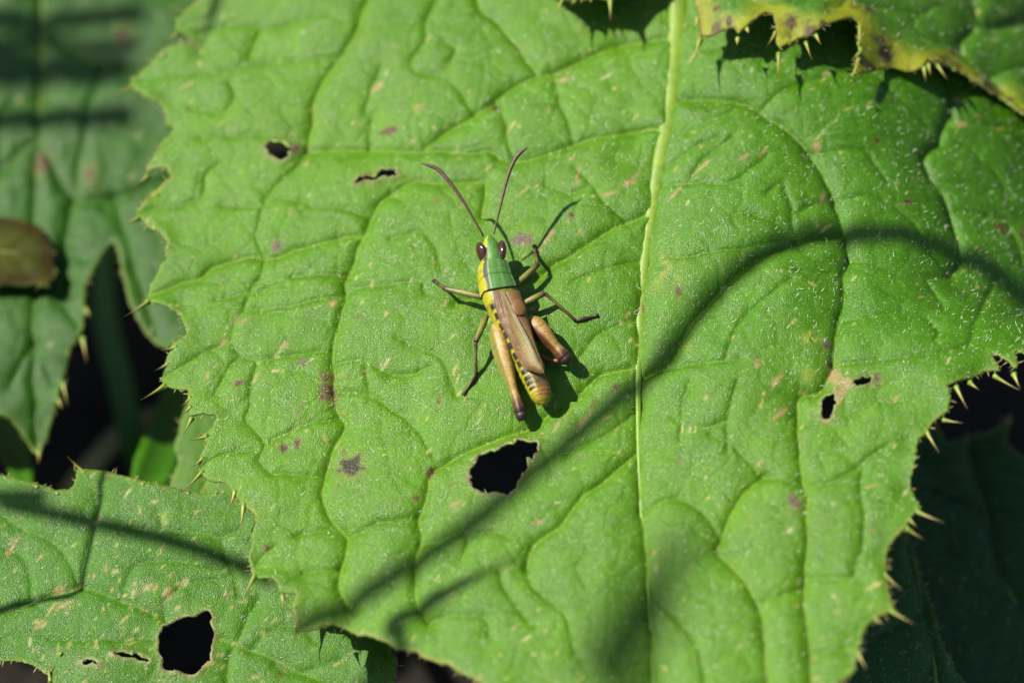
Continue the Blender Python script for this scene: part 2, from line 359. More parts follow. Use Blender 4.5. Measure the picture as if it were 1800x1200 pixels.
            Lh = R_.uniform(.25, .8, n) * R_.choice([.6, 1, 1.5], n); Vb, Fb = prism_bunch(P, Dr, Lh, Lh * .05 + .015, R_.normal(0, .05, (n, 3)))
            cb = np.tile(np.array([lin(175, 185, 85)] * 3 + [lin(205, 190, 120)] * 3 + [lin(130, 80, 45)]), (n, 1))
            tag(mesh('edge_bristles', Vb, Fb, M_spine, root, cb), kind='stuff')
        if hair:
            n = int(hair); i = R_.integers(0, nx - 1, n * 4); j = R_.integers(0, ny - 1, n * 4); ok = ins[i, j]; i, j = i[ok][:n], j[ok][:n]
            x = X[i, j] + R_.uniform(0, sp, len(i)); y = Y[i, j] + R_.uniform(0, sp, len(i))
            dens = (vnoise(x, y, 9, 14) + .45 * sstep(-10, 35, x) + R_.uniform(-.9, .9, len(x))) > .1; x, y = x[dens], y[dens]; n = len(x)
            P = np.stack([x, y, s.z(x, y) - .02], 1); ang = R_.normal(.9, .8, n)
            Dr = np.stack([np.cos(ang), np.sin(ang), np.abs(R_.normal(.25, .3, n))], 1); Dr /= np.linalg.norm(Dr, axis=1)[:, None]
            Lh = R_.uniform(.22, .78, n); Vb, Fb = prism_bunch(P, Dr, Lh, R_.uniform(.011, .027, n), np.c_[R_.normal(0, .07, (n, 2)), R_.uniform(-.08, .02, n)])
            tag(mesh('surface_hairs', Vb, Fb, M_hair, root), kind='stuff')
            n = int(hair * 1.15); i = R_.integers(0, nx - 1, n * 2); j = R_.integers(0, ny - 1, n * 2); ok = ins[i, j]; i, j = i[ok][:n], j[ok][:n]
            x = X[i, j] + R_.uniform(0, sp, len(i)); y = Y[i, j] + R_.uniform(0, sp, len(i)); n = len(x); P = np.stack([x, y, s.z(x, y) - .01], 1)
            Dr = np.stack([R_.normal(0, .8, n), R_.normal(0, .8, n), R_.uniform(.3, 1, n)], 1); Dr /= np.linalg.norm(Dr, axis=1)[:, None]; Lh = R_.uniform(.06, .17, n)
            Vb, Fb = prism_bunch(P, Dr, Lh, R_.uniform(.016, .034, n), np.zeros((n, 3))); tag(mesh('surface_papillae', Vb, Fb, M_hair, root), kind='stuff')
    def edge_dist(s, X, Y, loops, r):
        out = np.full(X.shape, 9.0); lo, sp = s.lo, s.sp
        for L in loops:
            st = max(1, int(len(L) / 1200)); Q = L[::st]
            for a, b in zip(Q, np.roll(Q, -1, 0)):
                i0, j0 = np.maximum(((np.minimum(a, b) - r - lo) / sp).astype(int), 0); i1, j1 = ((np.maximum(a, b) + r - lo) / sp).astype(int) + 1
                xs = X[i0:i1, j0:j1]; ys = Y[i0:i1, j0:j1]; d = b - a
                t = np.clip(((xs - a[0]) * d[0] + (ys - a[1]) * d[1]) / (d @ d + 1e-9), 0, 1)
                out[i0:i1, j0:j1] = np.minimum(out[i0:i1, j0:j1], np.hypot(xs - a[0] - t * d[0], ys - a[1] - t * d[1]))
        return out
    def inside(s, xs, ys, loops):
        m = np.zeros((len(xs), len(ys)), bool)
        for L in loops:
            x1, y1 = L[:, 0], L[:, 1]; x2, y2 = np.roll(x1, -1), np.roll(y1, -1)
            for j, y in enumerate(ys):
                k = (y1 > y) != (y2 > y)
                if k.any():
                    xc = np.sort(x1[k] + (y - y1[k]) / (y2[k] - y1[k]) * (x2[k] - x1[k])); m[:, j] ^= (np.searchsorted(xc, xs) % 2 == 1)
        return m
    def snap(s, P, loops, mx):
        a = np.vstack(loops); b = np.vstack([np.roll(L, -1, 0) for L in loops]); out = P.copy()
        for k in range(0, len(P), 400):
            p = P[k:k + 400][:, None]; d = (b - a)[None]; t = np.clip(((p - a) * d).sum(2) / ((d * d).sum(2) + 1e-12), 0, 1)
            q = a + d * t[..., None]; dd = np.hypot(*(q - p).transpose(2, 0, 1)); m = dd.argmin(1); r = np.arange(len(m))
            ok = dd[r, m] < mx; out[k:k + 400][ok] = q[r, m][ok]
        return out
    def z(s, x, y):
        i = np.clip((np.asarray(x, float) - s.lo[0]) / s.sp, 0, s.nx - 1.001); j = np.clip((np.asarray(y, float) - s.lo[1]) / s.sp, 0, s.ny - 1.001)
        a, b = i.astype(int), j.astype(int); f, g = i - a, j - b; Z = s.Z
        return (Z[a, b] * (1 - f) + Z[a + 1, b] * f) * (1 - g) + (Z[a, b + 1] * (1 - f) + Z[a + 1, b + 1] * f) * g
    def at(s, px, py, h=0.0):
        return hit(np.array([px], float), np.array([py], float), lambda x, y: s.z(x, y) + h, 24)[0]
    def rib(s, pl, petiole):
        q = crom(np.array(pl, float), 8); P = hit(q[:, 0], q[:, 1], s.zf); r = q[:, 2] * .0625 / 2
        z = s.z(P[:, 0], P[:, 1]); k = np.ones(25) / 25; z = np.convolve(np.pad(z, 12, 'edge'), k, 'valid')
        C = np.stack([P[:, 0], P[:, 1], z - r * .05], 1); RR = r; n0 = len(C)
        if petiole is not None:
            pt = crom(np.vstack([C[-1], petiole]), 10)[1:]; C = np.vstack([C, pt]); RR = np.concatenate([r, np.linspace(r[-1], r[-1] * 1.5, len(pt))])
        ca, cb = lin(126, 164, 34), lin(148, 178, 46)
        def cf(ss, th):
            v = .5 + .5 * vnoise(ss * 160, th * 0 + 2, 3.0, 12); q = ca + (cb - ca) * v[:, None]; return q + (s.base_c_ * 1.12 - q) * sstep(.55, .0, ss * 1.4)[:, None]
        V, F, c = loft(C, RR, np.concatenate([RR[:n0] * .5, RR[n0:] * .8]), (0, 0, 1), 14, cf)
        mesh('midrib', V, F, M_rib, s.root, c)

# ------------------------------------------------------------------ ground
GZ = -75.0
def build_ground():
    t = np.linspace(-1, 1, 181); ax = np.sign(t) * (np.abs(t) * 180 + np.abs(t) ** 5 * 6000)
    X, Y = np.meshgrid(ax, ax, indexing='ij')
    Z = GZ + 3.5 * vnoise(X, Y, 28, 80) + 1.6 * vnoise(X, Y, 9, 81) + .7 * vnoise(X, Y, 4, 82)
    n = len(ax); i = np.arange(n * n).reshape(n, n)
    F = np.stack([i[:-1, :-1].ravel(), i[1:, :-1].ravel(), i[1:, 1:].ravel(), i[:-1, 1:].ravel()], 1)
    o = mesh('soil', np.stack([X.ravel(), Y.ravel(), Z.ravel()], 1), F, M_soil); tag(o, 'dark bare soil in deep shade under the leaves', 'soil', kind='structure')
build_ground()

# ------------------------------------------------------------------ the big thistle leaf that carries the grasshopper
def z_main(x, y):
    droop = np.maximum(0, x - 23) ** 2 * 0.0125 * (0.18 + 0.82 * sstep(-8, 10, y))
    return 0.13 * x - droop - 0.0012 * np.maximum(0, -x - 20) ** 2 - 0.35 * np.exp(-((x - 14) / 3.0) ** 2) + 0.02 * y
OUT_MAIN = [(452,-80),(405,-40),(372,-12),(347,10),(330,23),(317,43),(308,62),(333,68),(347,85),(320,85),(287,97),(270,117),(247,133),(229,154),(240,167),(263,182),(287,193),
 (295,213),(292,224),(310,230),(283,257),(267,293),(256,311),(272,304),(293,305),(300,317),(287,330),(272,344),(257,360),(239,384),(263,407),(283,417),(295,437),(293,463),(283,475),(270,500),(257,531),
 (277,543),(300,548),(318,560),(327,587),(328,597),(306,610),(293,640),(283,667),(286,679),(310,690),(330,693),(333,717),(335,738),(360,735),(383,737),(377,753),(359,767),(363,783),(353,807),(352,831),
 (367,850),(393,850),(410,867),(427,890),(447,903),(450,927),(443,947),(440,980),(443,1000),(447,1014),(457,1023),(480,1020),(490,1033),(497,1049),(520,1050),(516,1067),(518,1087),(520,1109),
 (533,1113),(560,1108),(573,1100),(597,1097),(613,1103),(627,1117),(643,1117),(670,1125),(697,1143),(717,1147),(733,1150),(747,1160),(787,1170),(813,1187),(840,1203),(900,1240),(980,1290),(1130,1370),
 (1180,1420),(1230,1370),(1380,1330),(1440,1270),(1478,1200),(1502,1179),(1509,1151),(1516,1116),(1541,1088),(1571,1075),(1565,1049),(1558,1011),(1558,976),(1572,948),(1597,930),(1600,913),(1617,900),
 (1600,867),(1597,846),(1604,822),(1611,794),(1613,780),(1630,763),(1643,747),(1664,738),(1667,710),(1663,690),(1683,683),(1707,673),(1727,663),(1753,662),(1738,630),(1762,643),(1784,662),
 (1784,630),(1815,640),(1860,610),(1900,560),(1880,500),(1940,430),(1930,320),(1980,240),(1960,100),(1990,0),(1930,-110),(1800,-170),(1600,-230),(1400,-290),(1250,-330),(1195,-360),(1130,-330),(900,-260),(700,-190),(560,-120)]
HOLES_MAIN = [[(467,262),(480,252),(500,255),(515,263),(507,277),(495,285),(482,280),(473,271)],
 [(625,326),(635,317),(647,316),(660,314),(670,300),(695,299),(698,310),(680,316),(660,320),(645,323),(628,330)],
 [(827,847),(835,820),(850,802),(875,792),(900,785),(915,777),(927,780),(940,779),(945,790),(942,807),(937,815),(925,809),(924,830),(912,845),(906,862),(890,872),(870,871),(837,866)],
 [(1440,713),(1453,697),(1468,693),(1467,713),(1458,743),(1447,746),(1441,730)],
 [(1493,680),(1513,667),(1533,670),(1534,681),(1510,686)],
 [(1424,604),(1429,602),(1433,607),(1429,611),(1424,609)]]
MID_MAIN = [(1156,1250,3),(1150,1200,3),(1142,1060,4),(1132,950,5),(1125,850,7),(1122,700,10),(1125,570,15),(1134,460,20),(1147,370,25),(1162,280,30),(1178,200,34),(1186,120,36),(1192,40,38),(1196,-60,40),(1198,-200,42),(1196,-350,44)]
V0 = [MID_MAIN and [(p[0], p[1]) for p in MID_MAIN],
 [(1165,228),(1087,240),(1025,252),(972,270),(925,283),(885,284),(867,273),(825,270),(725,266),(650,264),(543,262)],
 [(1182,66),(1083,83),(1025,107),(975,127),(937,140),(882,170),(867,185),(835,207),(800,225),(775,240),(745,262)],
 [(660,-30),(620,72),(585,120),(557,172),(546,225),(543,260)],
 [(835,-20),(842,15),(862,32),(890,60),(912,90),(940,125),(945,136)],
 [(1139,376),(1075,407),(1025,440),(972,475),(930,500),(860,520),(800,540)],
 [(700,345),(675,355),(650,392),(637,420),(625,455),(612,487),(607,522),(600,550),(592,580),(587,597),(585,627),(587,660),(587,710),(605,745),(592,780),(577,810),(572,835),(570,877),(582,912),(612,942),(607,980),(600,1000),(595,1032),(625,1075)],
 [(1122,645),(1080,655),(1050,663),(1020,690),(985,715),(967,727),(925,752),(870,775),(800,805),(760,835),(750,870),(737,907),(742,940),(735,975),(730,1020),(732,1060),(757,1093)],
 [(1124,800),(1110,808),(1040,863),(983,927),(935,963),(925,1000)],
 [(1190,180),(1262,180),(1300,185),(1337,200),(1375,227),(1405,252),(1427,275),(1447,305),(1465,342),(1475,380),(1490,447),(1483,500),(1480,550),(1467,600),(1463,633),(1458,660),(1440,690),(1407,700),(1403,733),(1407,800),(1415,857),(1418,937),(1417,1007),(1417,1077),(1425,1147),(1427,1230)],
 [(1645,60),(1663,157),(1670,193),(1660,227),(1647,253),(1623,280),(1637,320),(1660,350),(1673,383),(1683,433),(1687,460),(1670,490)],
 [(1341,840),(1310,864),(1282,913),(1268,944),(1261,969),(1289,997),(1317,1032),(1338,1067),(1341,1112),(1348,1165),(1350,1230)],
 [(1128,665),(1180,640),(1197,600),(1225,560),(1260,520),(1320,470),(1400,430),(1480,415)],
 [(265,525),(312,505),(350,492),(385,465),(435,452),(470,455),(500,450),(537,437),(587,424),(640,417)],
 [(687,343),(723,322),(773,322),(840,323),(852,333),(850,383)],
 ]
V1 = [[(543,262),(520,295),(485,327),(467,357),(460,385),(455,420),(467,452),(457,487),(440,512),(430,550),(415,575),(410,602),(425,630),(455,642),(442,670),(437,700),(440,720),(435,737),(450,757),(465,780),(457,810),(472,832)],
 [(870,185),(887,207),(892,225),(890,245),(905,280)],[(975,130),(980,175),(985,197),(1000,222),(1012,250)],[(835,204),(805,165),(775,140),(780,130),(800,95),(780,82)],
 [(775,140),(750,135),(722,120),(745,82),(750,45),(770,0)],[(672,125),(655,160),(640,200),(652,207),(651,250),(650,264)],[(585,105),(525,107),(462,115),(425,122),(380,135)],
 [(462,52),(450,75),(440,107)],[(250,147),(275,142),(342,135),(380,135)],[(405,150),(412,175),(395,205),(337,195)],[(350,250),(390,240),(420,245),(465,240),(530,250)],[(350,60),(420,50),(470,52),(530,40),(580,30)],
 [(250,380),(300,367),(350,355),(360,340),(365,312),(390,290)],[(395,362),(465,365),(500,354),(532,355),(555,365),(600,370),(650,385)],[(380,530),(435,517),(500,505)],[(430,550),(475,545),(537,537),(600,525)],[(515,487),(612,486)],
 [(612,515),(650,507),(700,502),(740,498),(748,520)],[(455,642),(500,630),(550,622),(585,622)],[(290,668),(300,660),(350,632),(362,625),(410,602)],[(592,732),(545,745),(500,765),(465,780)],[(477,837),(525,837),(570,837)],
 [(425,632),(405,652),(380,697)],[(357,825),(375,810),(405,800),(450,790)],[(587,642),(637,642),(645,665),(650,700)],[(520,945),(570,930),(610,940)],[(487,960),(460,982),(450,1005)],[(535,1007),(575,1005),(600,1000)],[(740,907),(675,920),(612,942)],
 [(742,955),(767,953),(793,940),(820,943),(820,960),(810,987)],[(820,943),(863,937),(893,947),(933,960)],[(757,1093),(787,1085),(847,1090),(860,1120)],[(1135,465),(1060,480),(1010,500)],[(1130,560),(1060,590),(1010,640)],
 [(1340,197),(1370,175),(1400,162),(1445,150),(1475,140),(1533,143),(1573,177),(1617,213),(1637,237)],[(1427,270),(1462,272),(1500,272),(1525,280),(1540,307),(1560,330)],[(1647,253),(1700,267),(1727,300),(1747,317),(1770,360)],[(1670,205),(1697,220),(1767,240),(1800,267),(1850,300)],
 [(1493,460),(1533,473),(1560,487),(1600,500),(1667,497)],[(1623,503),(1640,527),(1653,553)],[(1487,567),(1533,567),(1583,560),(1627,570),(1647,593),(1640,610)],[(1467,643),(1550,640),(1633,633),(1700,620)],[(1473,353),(1533,353),(1577,373),(1613,417),(1627,447),(1663,483)],[(1400,487),(1460,490)],
 [(1680,377),(1747,393),(1773,417),(1800,487),(1850,520)],[(1270,645),(1287,600),(1305,570),(1342,537),(1390,500)],[(1132,662),(1200,650),(1262,645),(1300,640)],[(1295,680),(1285,712),(1275,750),(1280,800)],[(1212,675),(1200,725),(1195,780)],
 [(1207,240),(1250,220),(1290,205)],[(1175,295),(1225,265),(1262,250)],[(1207,325),(1245,282),(1287,250)],[(1150,330),(1207,328),(1262,332),(1300,325),(1320,307),(1345,285)],[(1345,350),(1355,340),(1375,332),(1385,357),(1400,382),(1437,362),(1470,362)],[(1385,357),(1395,400),(1400,440)],
 [(1150,462),(1225,457),(1300,445),(1380,430)],[(1312,387),(1350,397),(1400,420)],[(1422,860),(1485,843),(1520,815),(1560,790)],[(1513,830),(1513,867),(1516,937),(1502,1018)],[(1422,1014),(1467,1021),(1506,1021)],[(1345,1053),(1401,1039),(1417,1030)],[(1425,1147),(1485,1144)],
 [(1250,770),(1300,800),(1341,840),(1410,850)],[(1128,900),(1180,880),(1230,900),(1265,950)],[(1140,1040),(1190,1090),(1230,1150),(1240,1230)],[(1180,740),(1230,760),(1275,750)],[(700,600),(740,620),(780,640),(800,700)],[(590,690),(660,700),(720,740),(760,800)],[(640,640),(700,660),(760,650)],
 [(690,420),(740,415),(765,440),(770,470)],[(1010,300),(1040,330),(1060,360),(1100,390)],[(960,330),(1000,345),(1040,330)],[(1750,500),(1720,560),(1700,620)],[(880,1010),(900,1060),(940,1100)],[(925,1000),(940,1040),(990,1080),(1010,1150)],[(1124,720),(1060,770),(1000,800)]]
SPN_MAIN = [(308,62,291,74),(286,97,268,94),(230,154,186,173,.6),(292,224,286,229),(284,257,275,263),(257,311,237,330),(273,344,243,349),(240,384,208,400,.5),(258,531,218,559,.6),(307,610,282,618),(293,640,272,653),(286,679,246,706,.6),
 (335,738,321,768),(360,767,331,776),(354,807,335,824),(353,831,318,869),(412,867,403,897),(428,890,422,938),(446,1014,422,1062,.4),(497,1049,498,1072),(517,1067,499,1072),(520,1108,514,1135),(295,437,279,449),(333,717,318,731),(333,700,318,716),
 (1570,1075,1609,1099,.5),(1558,1011,1587,1040),(1616,900,1662,921,.8),(1600,913,1613,928),(1597,930,1625,950,-.4),(1632,763,1651,798),(1663,738,1695,745,.6),(1683,683,1701,722),(1707,673,1722,688),(1752,662,1794,689,.4),(1784,660,1793,686),(1511,1151,1524,1180),(1541,1088,1554,1099),(1604,822,1616,815)]
SPOTS_MAIN = [(614,823,19,16,0,'dark'),(576,688,12,15,.3,'brown'),(572,668,6,7,.3,'brown'),(566,702,8,4,.8,'brown'),(918,428,14,10,0,'purple'),(487,437,10,8,.5,'purple'),(1394,887,11,10,0,'purple'),(1191,520,5,7,0,'brown'),(683,233,15,5,.15,'brown'),
 (735,203,7,7,0,'yellow'),(665,157,12,4,.7,'tan'),(532,640,7,5,0,'purple'),(498,789,9,7,0,'brown'),(523,781,6,6,0,'brown'),(1083,683,5,5,0,'brown'),(1452,612,7,8,0,'purple'),(1456,640,6,5,0,'purple'),(1468,665,12,16,.5,'tan'),(1484,682,13,8,.2,'tan'),(1474,700,8,10,.2,'tan'),(1452,742,9,6,0,'tan'),
 (1755,412,9,9,0,'brown'),(1797,428,8,8,0,'brown'),(1595,365,9,4,.1,'brown'),(1445,352,4,10,-.3,'tan'),(757,830,5,6,0,'brown'),(732,878,5,4,0,'brown'),(519,262,9,10,0,'purple'),(478,258,5,4,0,'brown'),(1540,673,6,6,0,'purple'),(1423,605,13,11,0,'yellow'),(1420,663,11,8,0,'yellow'),(424,306,5,5,0,'yellow'),(871,193,7,6,0,'brown'),
 (992,143,12,4,.1,'tan'),(1004,388,6,4,0,'brown'),(1015,318,14,3,1.35,'tan'),(1067,350,11,3,.1,'tan'),(1102,333,10,5,.4,'tan'),(1112,322,9,3,1.1,'tan'),(1005,285,7,4,.6,'tan'),(963,425,14,5,1.0,'tan'),(1233,303,14,3,.65,'tan'),(1305,289,11,3,.5,'tan'),(1184,350,18,2,.8,'tan'),(583,540,8,5,.4,'tan'),(392,605,9,5,.8,'tan'),(502,612,7,4,.2,'tan'),(414,567,9,3,1,'tan'),(430,570,8,3,.8,'tan'),
 (1025,745,20,4,.9,'tan'),(1000,725,16,3,1.0,'yellow'),(978,752,12,3,1.0,'tan'),(802,890,9,3,.5,'tan'),(948,922,8,3,.3,'tan'),(1370,735,14,4,.7,'tan'),(1365,678,13,4,1.0,'tan'),(1205,618,7,5,.8,'yellow'),(1330,650,8,3,1.2,'tan'),(421,680,7,4,.3,'brown'),(600,660,5,5,0,'yellow'),(600,725,6,5,0,'yellow'),(1540,260,4,4,0,'brown'),(1435,262,8,6,0,'tan'),(1475,60,6,4,0,'yellow'),(1128,545,4,10,0,'brown'),(470,965,4,4,0,'brown'),(1690,225,13,6,.1,'tan')]
def tint_main(X, Y, edge, c, mixc, s):
    mixc(lin(200, 185, 90), .7 * np.exp(-(edge / .3) ** 2) * sstep(-.1, .5, vnoise(X, Y, 4, 21)))
    mixc(s.base_c_ * A(.55, .76, .4), .9 * (.55 * sstep(11, 26, X) + .45 * sstep(26, 44, X)) * sstep(-16, 2, Y)) if hasattr(s, 'base_c_') else None  # deeper green right half, darkened further to paint in the droop's shade
    k = np.exp(-((X - 16.5) / 2.2) ** 2 - ((Y - 7) / 2.0) ** 2) * sstep(-.1, .6, vnoise(X, Y, .8, 22)); mixc(lin(180, 195, 70), .8 * k)
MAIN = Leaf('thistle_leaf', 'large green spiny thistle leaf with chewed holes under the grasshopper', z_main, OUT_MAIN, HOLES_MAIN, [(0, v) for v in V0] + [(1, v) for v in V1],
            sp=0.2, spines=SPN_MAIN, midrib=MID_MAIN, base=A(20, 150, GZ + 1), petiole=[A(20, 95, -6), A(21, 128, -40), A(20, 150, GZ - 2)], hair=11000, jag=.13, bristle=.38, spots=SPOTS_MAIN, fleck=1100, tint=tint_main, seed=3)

# ------------------------------------------------------------------ the leaves around it
# lower left, lit by the sun
z_ll = lambda x, y: -13.5 + 0.05 * (x + 40) + 0.03 * (y + 30) + .9 * np.exp(-((x + 44) / 4.5) ** 2 - ((y + 33) / 3.2) ** 2)
OUT_LL = [(-420,790),(-260,800),(-120,818),(-40,832),(0,838),(30,845),(65,853),(100,866),(122,868),(132,856),(135,838),(135,826),(152,826),(170,828),(190,832),(220,842),(250,850),(290,858),(330,866),(362,872),(440,870),(540,930),(620,1040),
 (665,1110),(690,1140),(700,1165),(692,1200),(700,1260),(640,1330),(420,1360),(200,1330),(110,1260),(96,1215),(84,1190),(62,1171),(30,1162),(0,1164),(-60,1175),(-160,1165),(-300,1180),(-450,1190),(-600,1130),(-700,1040),(-660,900),(-540,830)]
HOLES_LL = [[(283,1115),(300,1096),(330,1088),(367,1080),(373,1086),(370,1100),(377,1115),(372,1140),(370,1160),(355,1175),(340,1188),(320,1183),(290,1178),(285,1150)],
 [(198,1151),(213,1147),(240,1152),(262,1162),(262,1169),(235,1161),(215,1157)],[(140,1164),(160,1163),(176,1171),(165,1173),(148,1170)]]
V_LL0 = [[(700,1240),(560,1190),(440,1140),(283,1087),(213,1057),(143,1033),(60,1060),(0,1075),(-150,1090),(-400,1060),(-690,1030)],[(457,1052),(440,1080),(422,1120),(405,1160),(395,1230)]]
V_LL1 = [[(143,1033),(150,980),(165,930),(175,880)],[(233,930),(300,935),(387,947),(427,930)],[(390,950),(400,987),(420,1047)],[(283,903),(290,935)],[(213,1057),(240,1000),(300,990),(400,1000)],[(60,1060),(50,990),(0,960)],[(0,1130),(60,1115),(120,1125),(280,1125)],[(440,1140),(500,1100),(560,1130)],[(480,1170),(520,1180),(600,1160)],[(143,1033),(100,960),(30,930),(0,900)],[(290,1100),(290,1060),(330,1030),(400,1020)]]
LL = Leaf('thistle_leaf', 'sunlit lower thistle leaf with a square chewed hole and two slits', z_ll, OUT_LL, HOLES_LL, [(0, v) for v in V_LL0] + [(1, v) for v in V_LL1], sp=.26,
          spines=[(146,828,117,802,1.0),(105,1147,88,1134,.5),(88,1192,83,1157,.8),(64,855,48,846),(100,866,92,858),(250,850,236,845),(330,866,318,862)], midrib=[(150,1034,1.5),(143,1033,2),(60,1060,4),(0,1075,6),(-150,1090,10),(-390,1060,14),(-690,1030,20)],
          petiole=[A(-125, -40, -40), A(-132, -40, GZ - 2)], base=A(-132, -40, GZ + 1), relief=.75, hair=1100, bristle=.6, fleck=520, seed=5, col=lin(94, 158, 12),
          spots=[(22,965,14,4,1.0,'tan'),(70,985,6,3,.8,'tan'),(105,1037,12,4,.2,'tan'),(115,1065,12,4,.4,'tan'),(290,915,6,9,0,'yellow'),(172,920,10,3,1.0,'tan'),(70,1100,12,3,.8,'tan'),(297,1045,6,9,0,'tan'),(260,1037,12,3,.4,'tan')])
# upper right, lying over the big leaf, with a yellow curled margin
def z_ur(x, y):
    e = 1.5 * sstep(6.5, 0, (y - 31.5) + 0.42 * np.maximum(0, x - 42))
    return z_main(x, y) + 5.2 - 2.4 * sstep(34, 46, x) - e + 0.8 * np.sin(x * .55) * sstep(9, 1, y - 31)
OUT_UR = [(1196,-140),(1214,-60),(1220,0),(1227,33),(1230,72),(1243,73),(1267,63),(1290,57),(1297,70),(1310,55),(1333,38),(1347,27),(1358,32),(1363,53),(1363,87),(1369,98),(1382,90),(1400,80),(1418,79),(1433,65),(1463,52),(1497,40),(1510,50),
 (1508,80),(1510,103),(1505,127),(1496,144),(1520,140),(1543,132),(1563,125),(1583,135),(1600,138),(1617,130),(1630,113),(1670,123),(1700,140),(1727,160),(1760,177),(1800,210),(1860,260),(1930,280),(2050,200),(2150,60),(2120,-100),(2000,-220),(1800,-300),(1550,-280),(1350,-230)]
def tint_ur(X, Y, edge, c, mixc, s):
    k = (1 - sstep(.3, 2.9, edge + 1.0 * vnoise(X, Y, 3, 24))); mixc(lin(205, 208, 30), .9 * k)
    q = sstep(.30, .5, vnoise(X, Y, 1.7, 25) + .35 * vnoise(X, Y, .7, 26)) * np.exp(-(edge / 1.8) ** 2); mixc(lin(84, 44, 40), .8 * q)
    mixc(lin(165, 105, 50), .8 * np.exp(-(edge / .22) ** 2) * sstep(-.3, .3, vnoise(X, Y, 1.2, 27)))
UR = Leaf('thistle_leaf', 'overhanging thistle leaf with a yellow purple-spotted spiny margin', z_ur, OUT_UR, (), [(0, v) for v in [[(2050,60),(1900,20),(1740,50),(1710,0),(1700,-100)],[(1710,50),(1690,90),(1740,140),(1790,190)]]] + [(1, v) for v in [[(1710,50),(1660,20),(1600,30),(1500,10)],[(1740,50),(1800,60),(1860,100)],[(1600,30),(1620,70),(1690,90)],[(1420,10),(1480,20),(1500,-40)],[(1300,0),(1340,15),(1420,10)],[(1740,140),(1800,130),(1850,150)]]],
          sp=.2, spines=[(1230,72,1217,117),(1297,70,1295,84),(1369,98,1367,145),(1418,78,1427,108),(1497,143,1492,147),(1362,60,1347,85),(1509,95,1494,110),(1509,106,1497,122),(1436,64,1443,82),(1625,122,1627,146),(1650,117,1666,143),(1633,116,1636,136),(1226,35,1223,58),(1314,52,1317,62)],
          midrib=[(1760,40,8),(1850,20,11),(1980,20,15),(2110,0,19)], petiole=[A(92, 40, 4), A(108, 46, -30), A(116, 48, GZ - 2)], base=A(116, 48, GZ + 1), relief=.8, hair=1900, bristle=.35, fleck=60, tint=tint_ur, seed=9, col=lin(98, 160, 24),
          spots=[(1555,103,13,15,0,'dark'),(1258,55,9,8,0,'brown'),(1280,47,6,7,0,'dark'),(1388,52,9,10,0,'brown'),(1420,70,9,9,0,'brown'),(1445,55,7,6,0,'brown'),(1528,25,7,5,0,'brown'),(1672,95,8,7,0,'brown'),(1735,155,16,5,-.7,'brown'),(1545,80,10,5,0,'brown'),(1258,22,6,4,0,'brown')])
# tip of another leaf just entering at the top
z_ut = lambda x, y: z_main(x, y) + 5.2
UT = Leaf('thistle_leaf', 'yellow spiny leaf tip reaching in above the midrib', z_ut, [(800,-300),(840,-180),(880,-110),(905,-75),(945,-32),(988,2),(1005,4),(1022,-4),(1040,-2),(1058,1),(1073,5),(1084,-6),(1110,-30),(1150,-60),(1190,-110),(1180,-220),(1150,-330),(960,-380)],
          (), [(0, [(1040,0),(1030,-100),(1000,-250),(970,-380)]), (1, [(1030,-100),(960,-60)]), (1, [(1030,-100),(1100,-60)])], sp=.3, spines=[(988,1,974,36),(1073,4,1073,41),(1010,2,1002,12),(1024,-3,1021,10),(1040,-3,1037,9)], relief=.5, bristle=.4, tint=tint_ur, seed=12,
          midrib=[(1038,-10,5),(1030,-100,9),(1000,-250,13),(972,-375,17)], petiole=[A(2, 120, 2), A(-4, 150, -40), A(-6, 165, GZ - 2)], base=A(-6, 165, GZ + 1))
# left, out of focus, mostly shaded
z_le = lambda x, y: -25.0 + 0.03 * (x + 50) + 0.02 * y - 0.25 * np.maximum(0, 12 - y)
OUT_LE = [(-420,-120),(-200,-260),(60,-320),(300,-260),(420,-120),(450,60),(440,300),(400,480),(335,600),(292,622),(258,594),(230,545),(214,470),(204,430),(178,455),(152,510),(153,560),(142,600),(126,625),(116,660),(108,690),(100,722),(85,762),(69,798),(45,775),(20,745),(0,735),(-60,715),(-200,740),(-420,760),(-640,700),(-760,540),(-780,280),(-660,20)]
LE = Leaf('thistle_leaf', 'blurred shaded thistle leaf with lobed tip behind the big leaf', z_le, OUT_LE, (), [(0, [(66,790),(60,600),(62,420),(70,250),(74,100),(76,-60),(70,-310)]), (0, [(70,250),(130,350),(200,350),(300,320)]), (0, [(70,250),(40,270),(0,300),(-150,340)]), (0, [(76,60),(180,120),(320,130)]), (0, [(130,350),(115,440),(110,520)])] +
          [(1, v) for v in [[(200,350),(220,420),(280,600)],[(62,480),(110,540),(140,580)],[(60,600),(20,680)],[(180,120),(160,200),(130,350)],[(0,300),(10,200),(74,180)],[(115,440),(150,460)],[(62,600),(95,680)]]], sp=.34, relief=1.3,
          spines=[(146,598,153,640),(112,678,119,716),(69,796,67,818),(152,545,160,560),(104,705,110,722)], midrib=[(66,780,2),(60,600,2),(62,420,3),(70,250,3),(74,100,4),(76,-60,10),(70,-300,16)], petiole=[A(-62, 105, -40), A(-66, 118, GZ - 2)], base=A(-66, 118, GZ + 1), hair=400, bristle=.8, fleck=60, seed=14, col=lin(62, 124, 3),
          spots=[(75,295,12,14,0,'brown'),(158,315,11,12,0,'brown'),(217,72,12,14,0,'brown')])
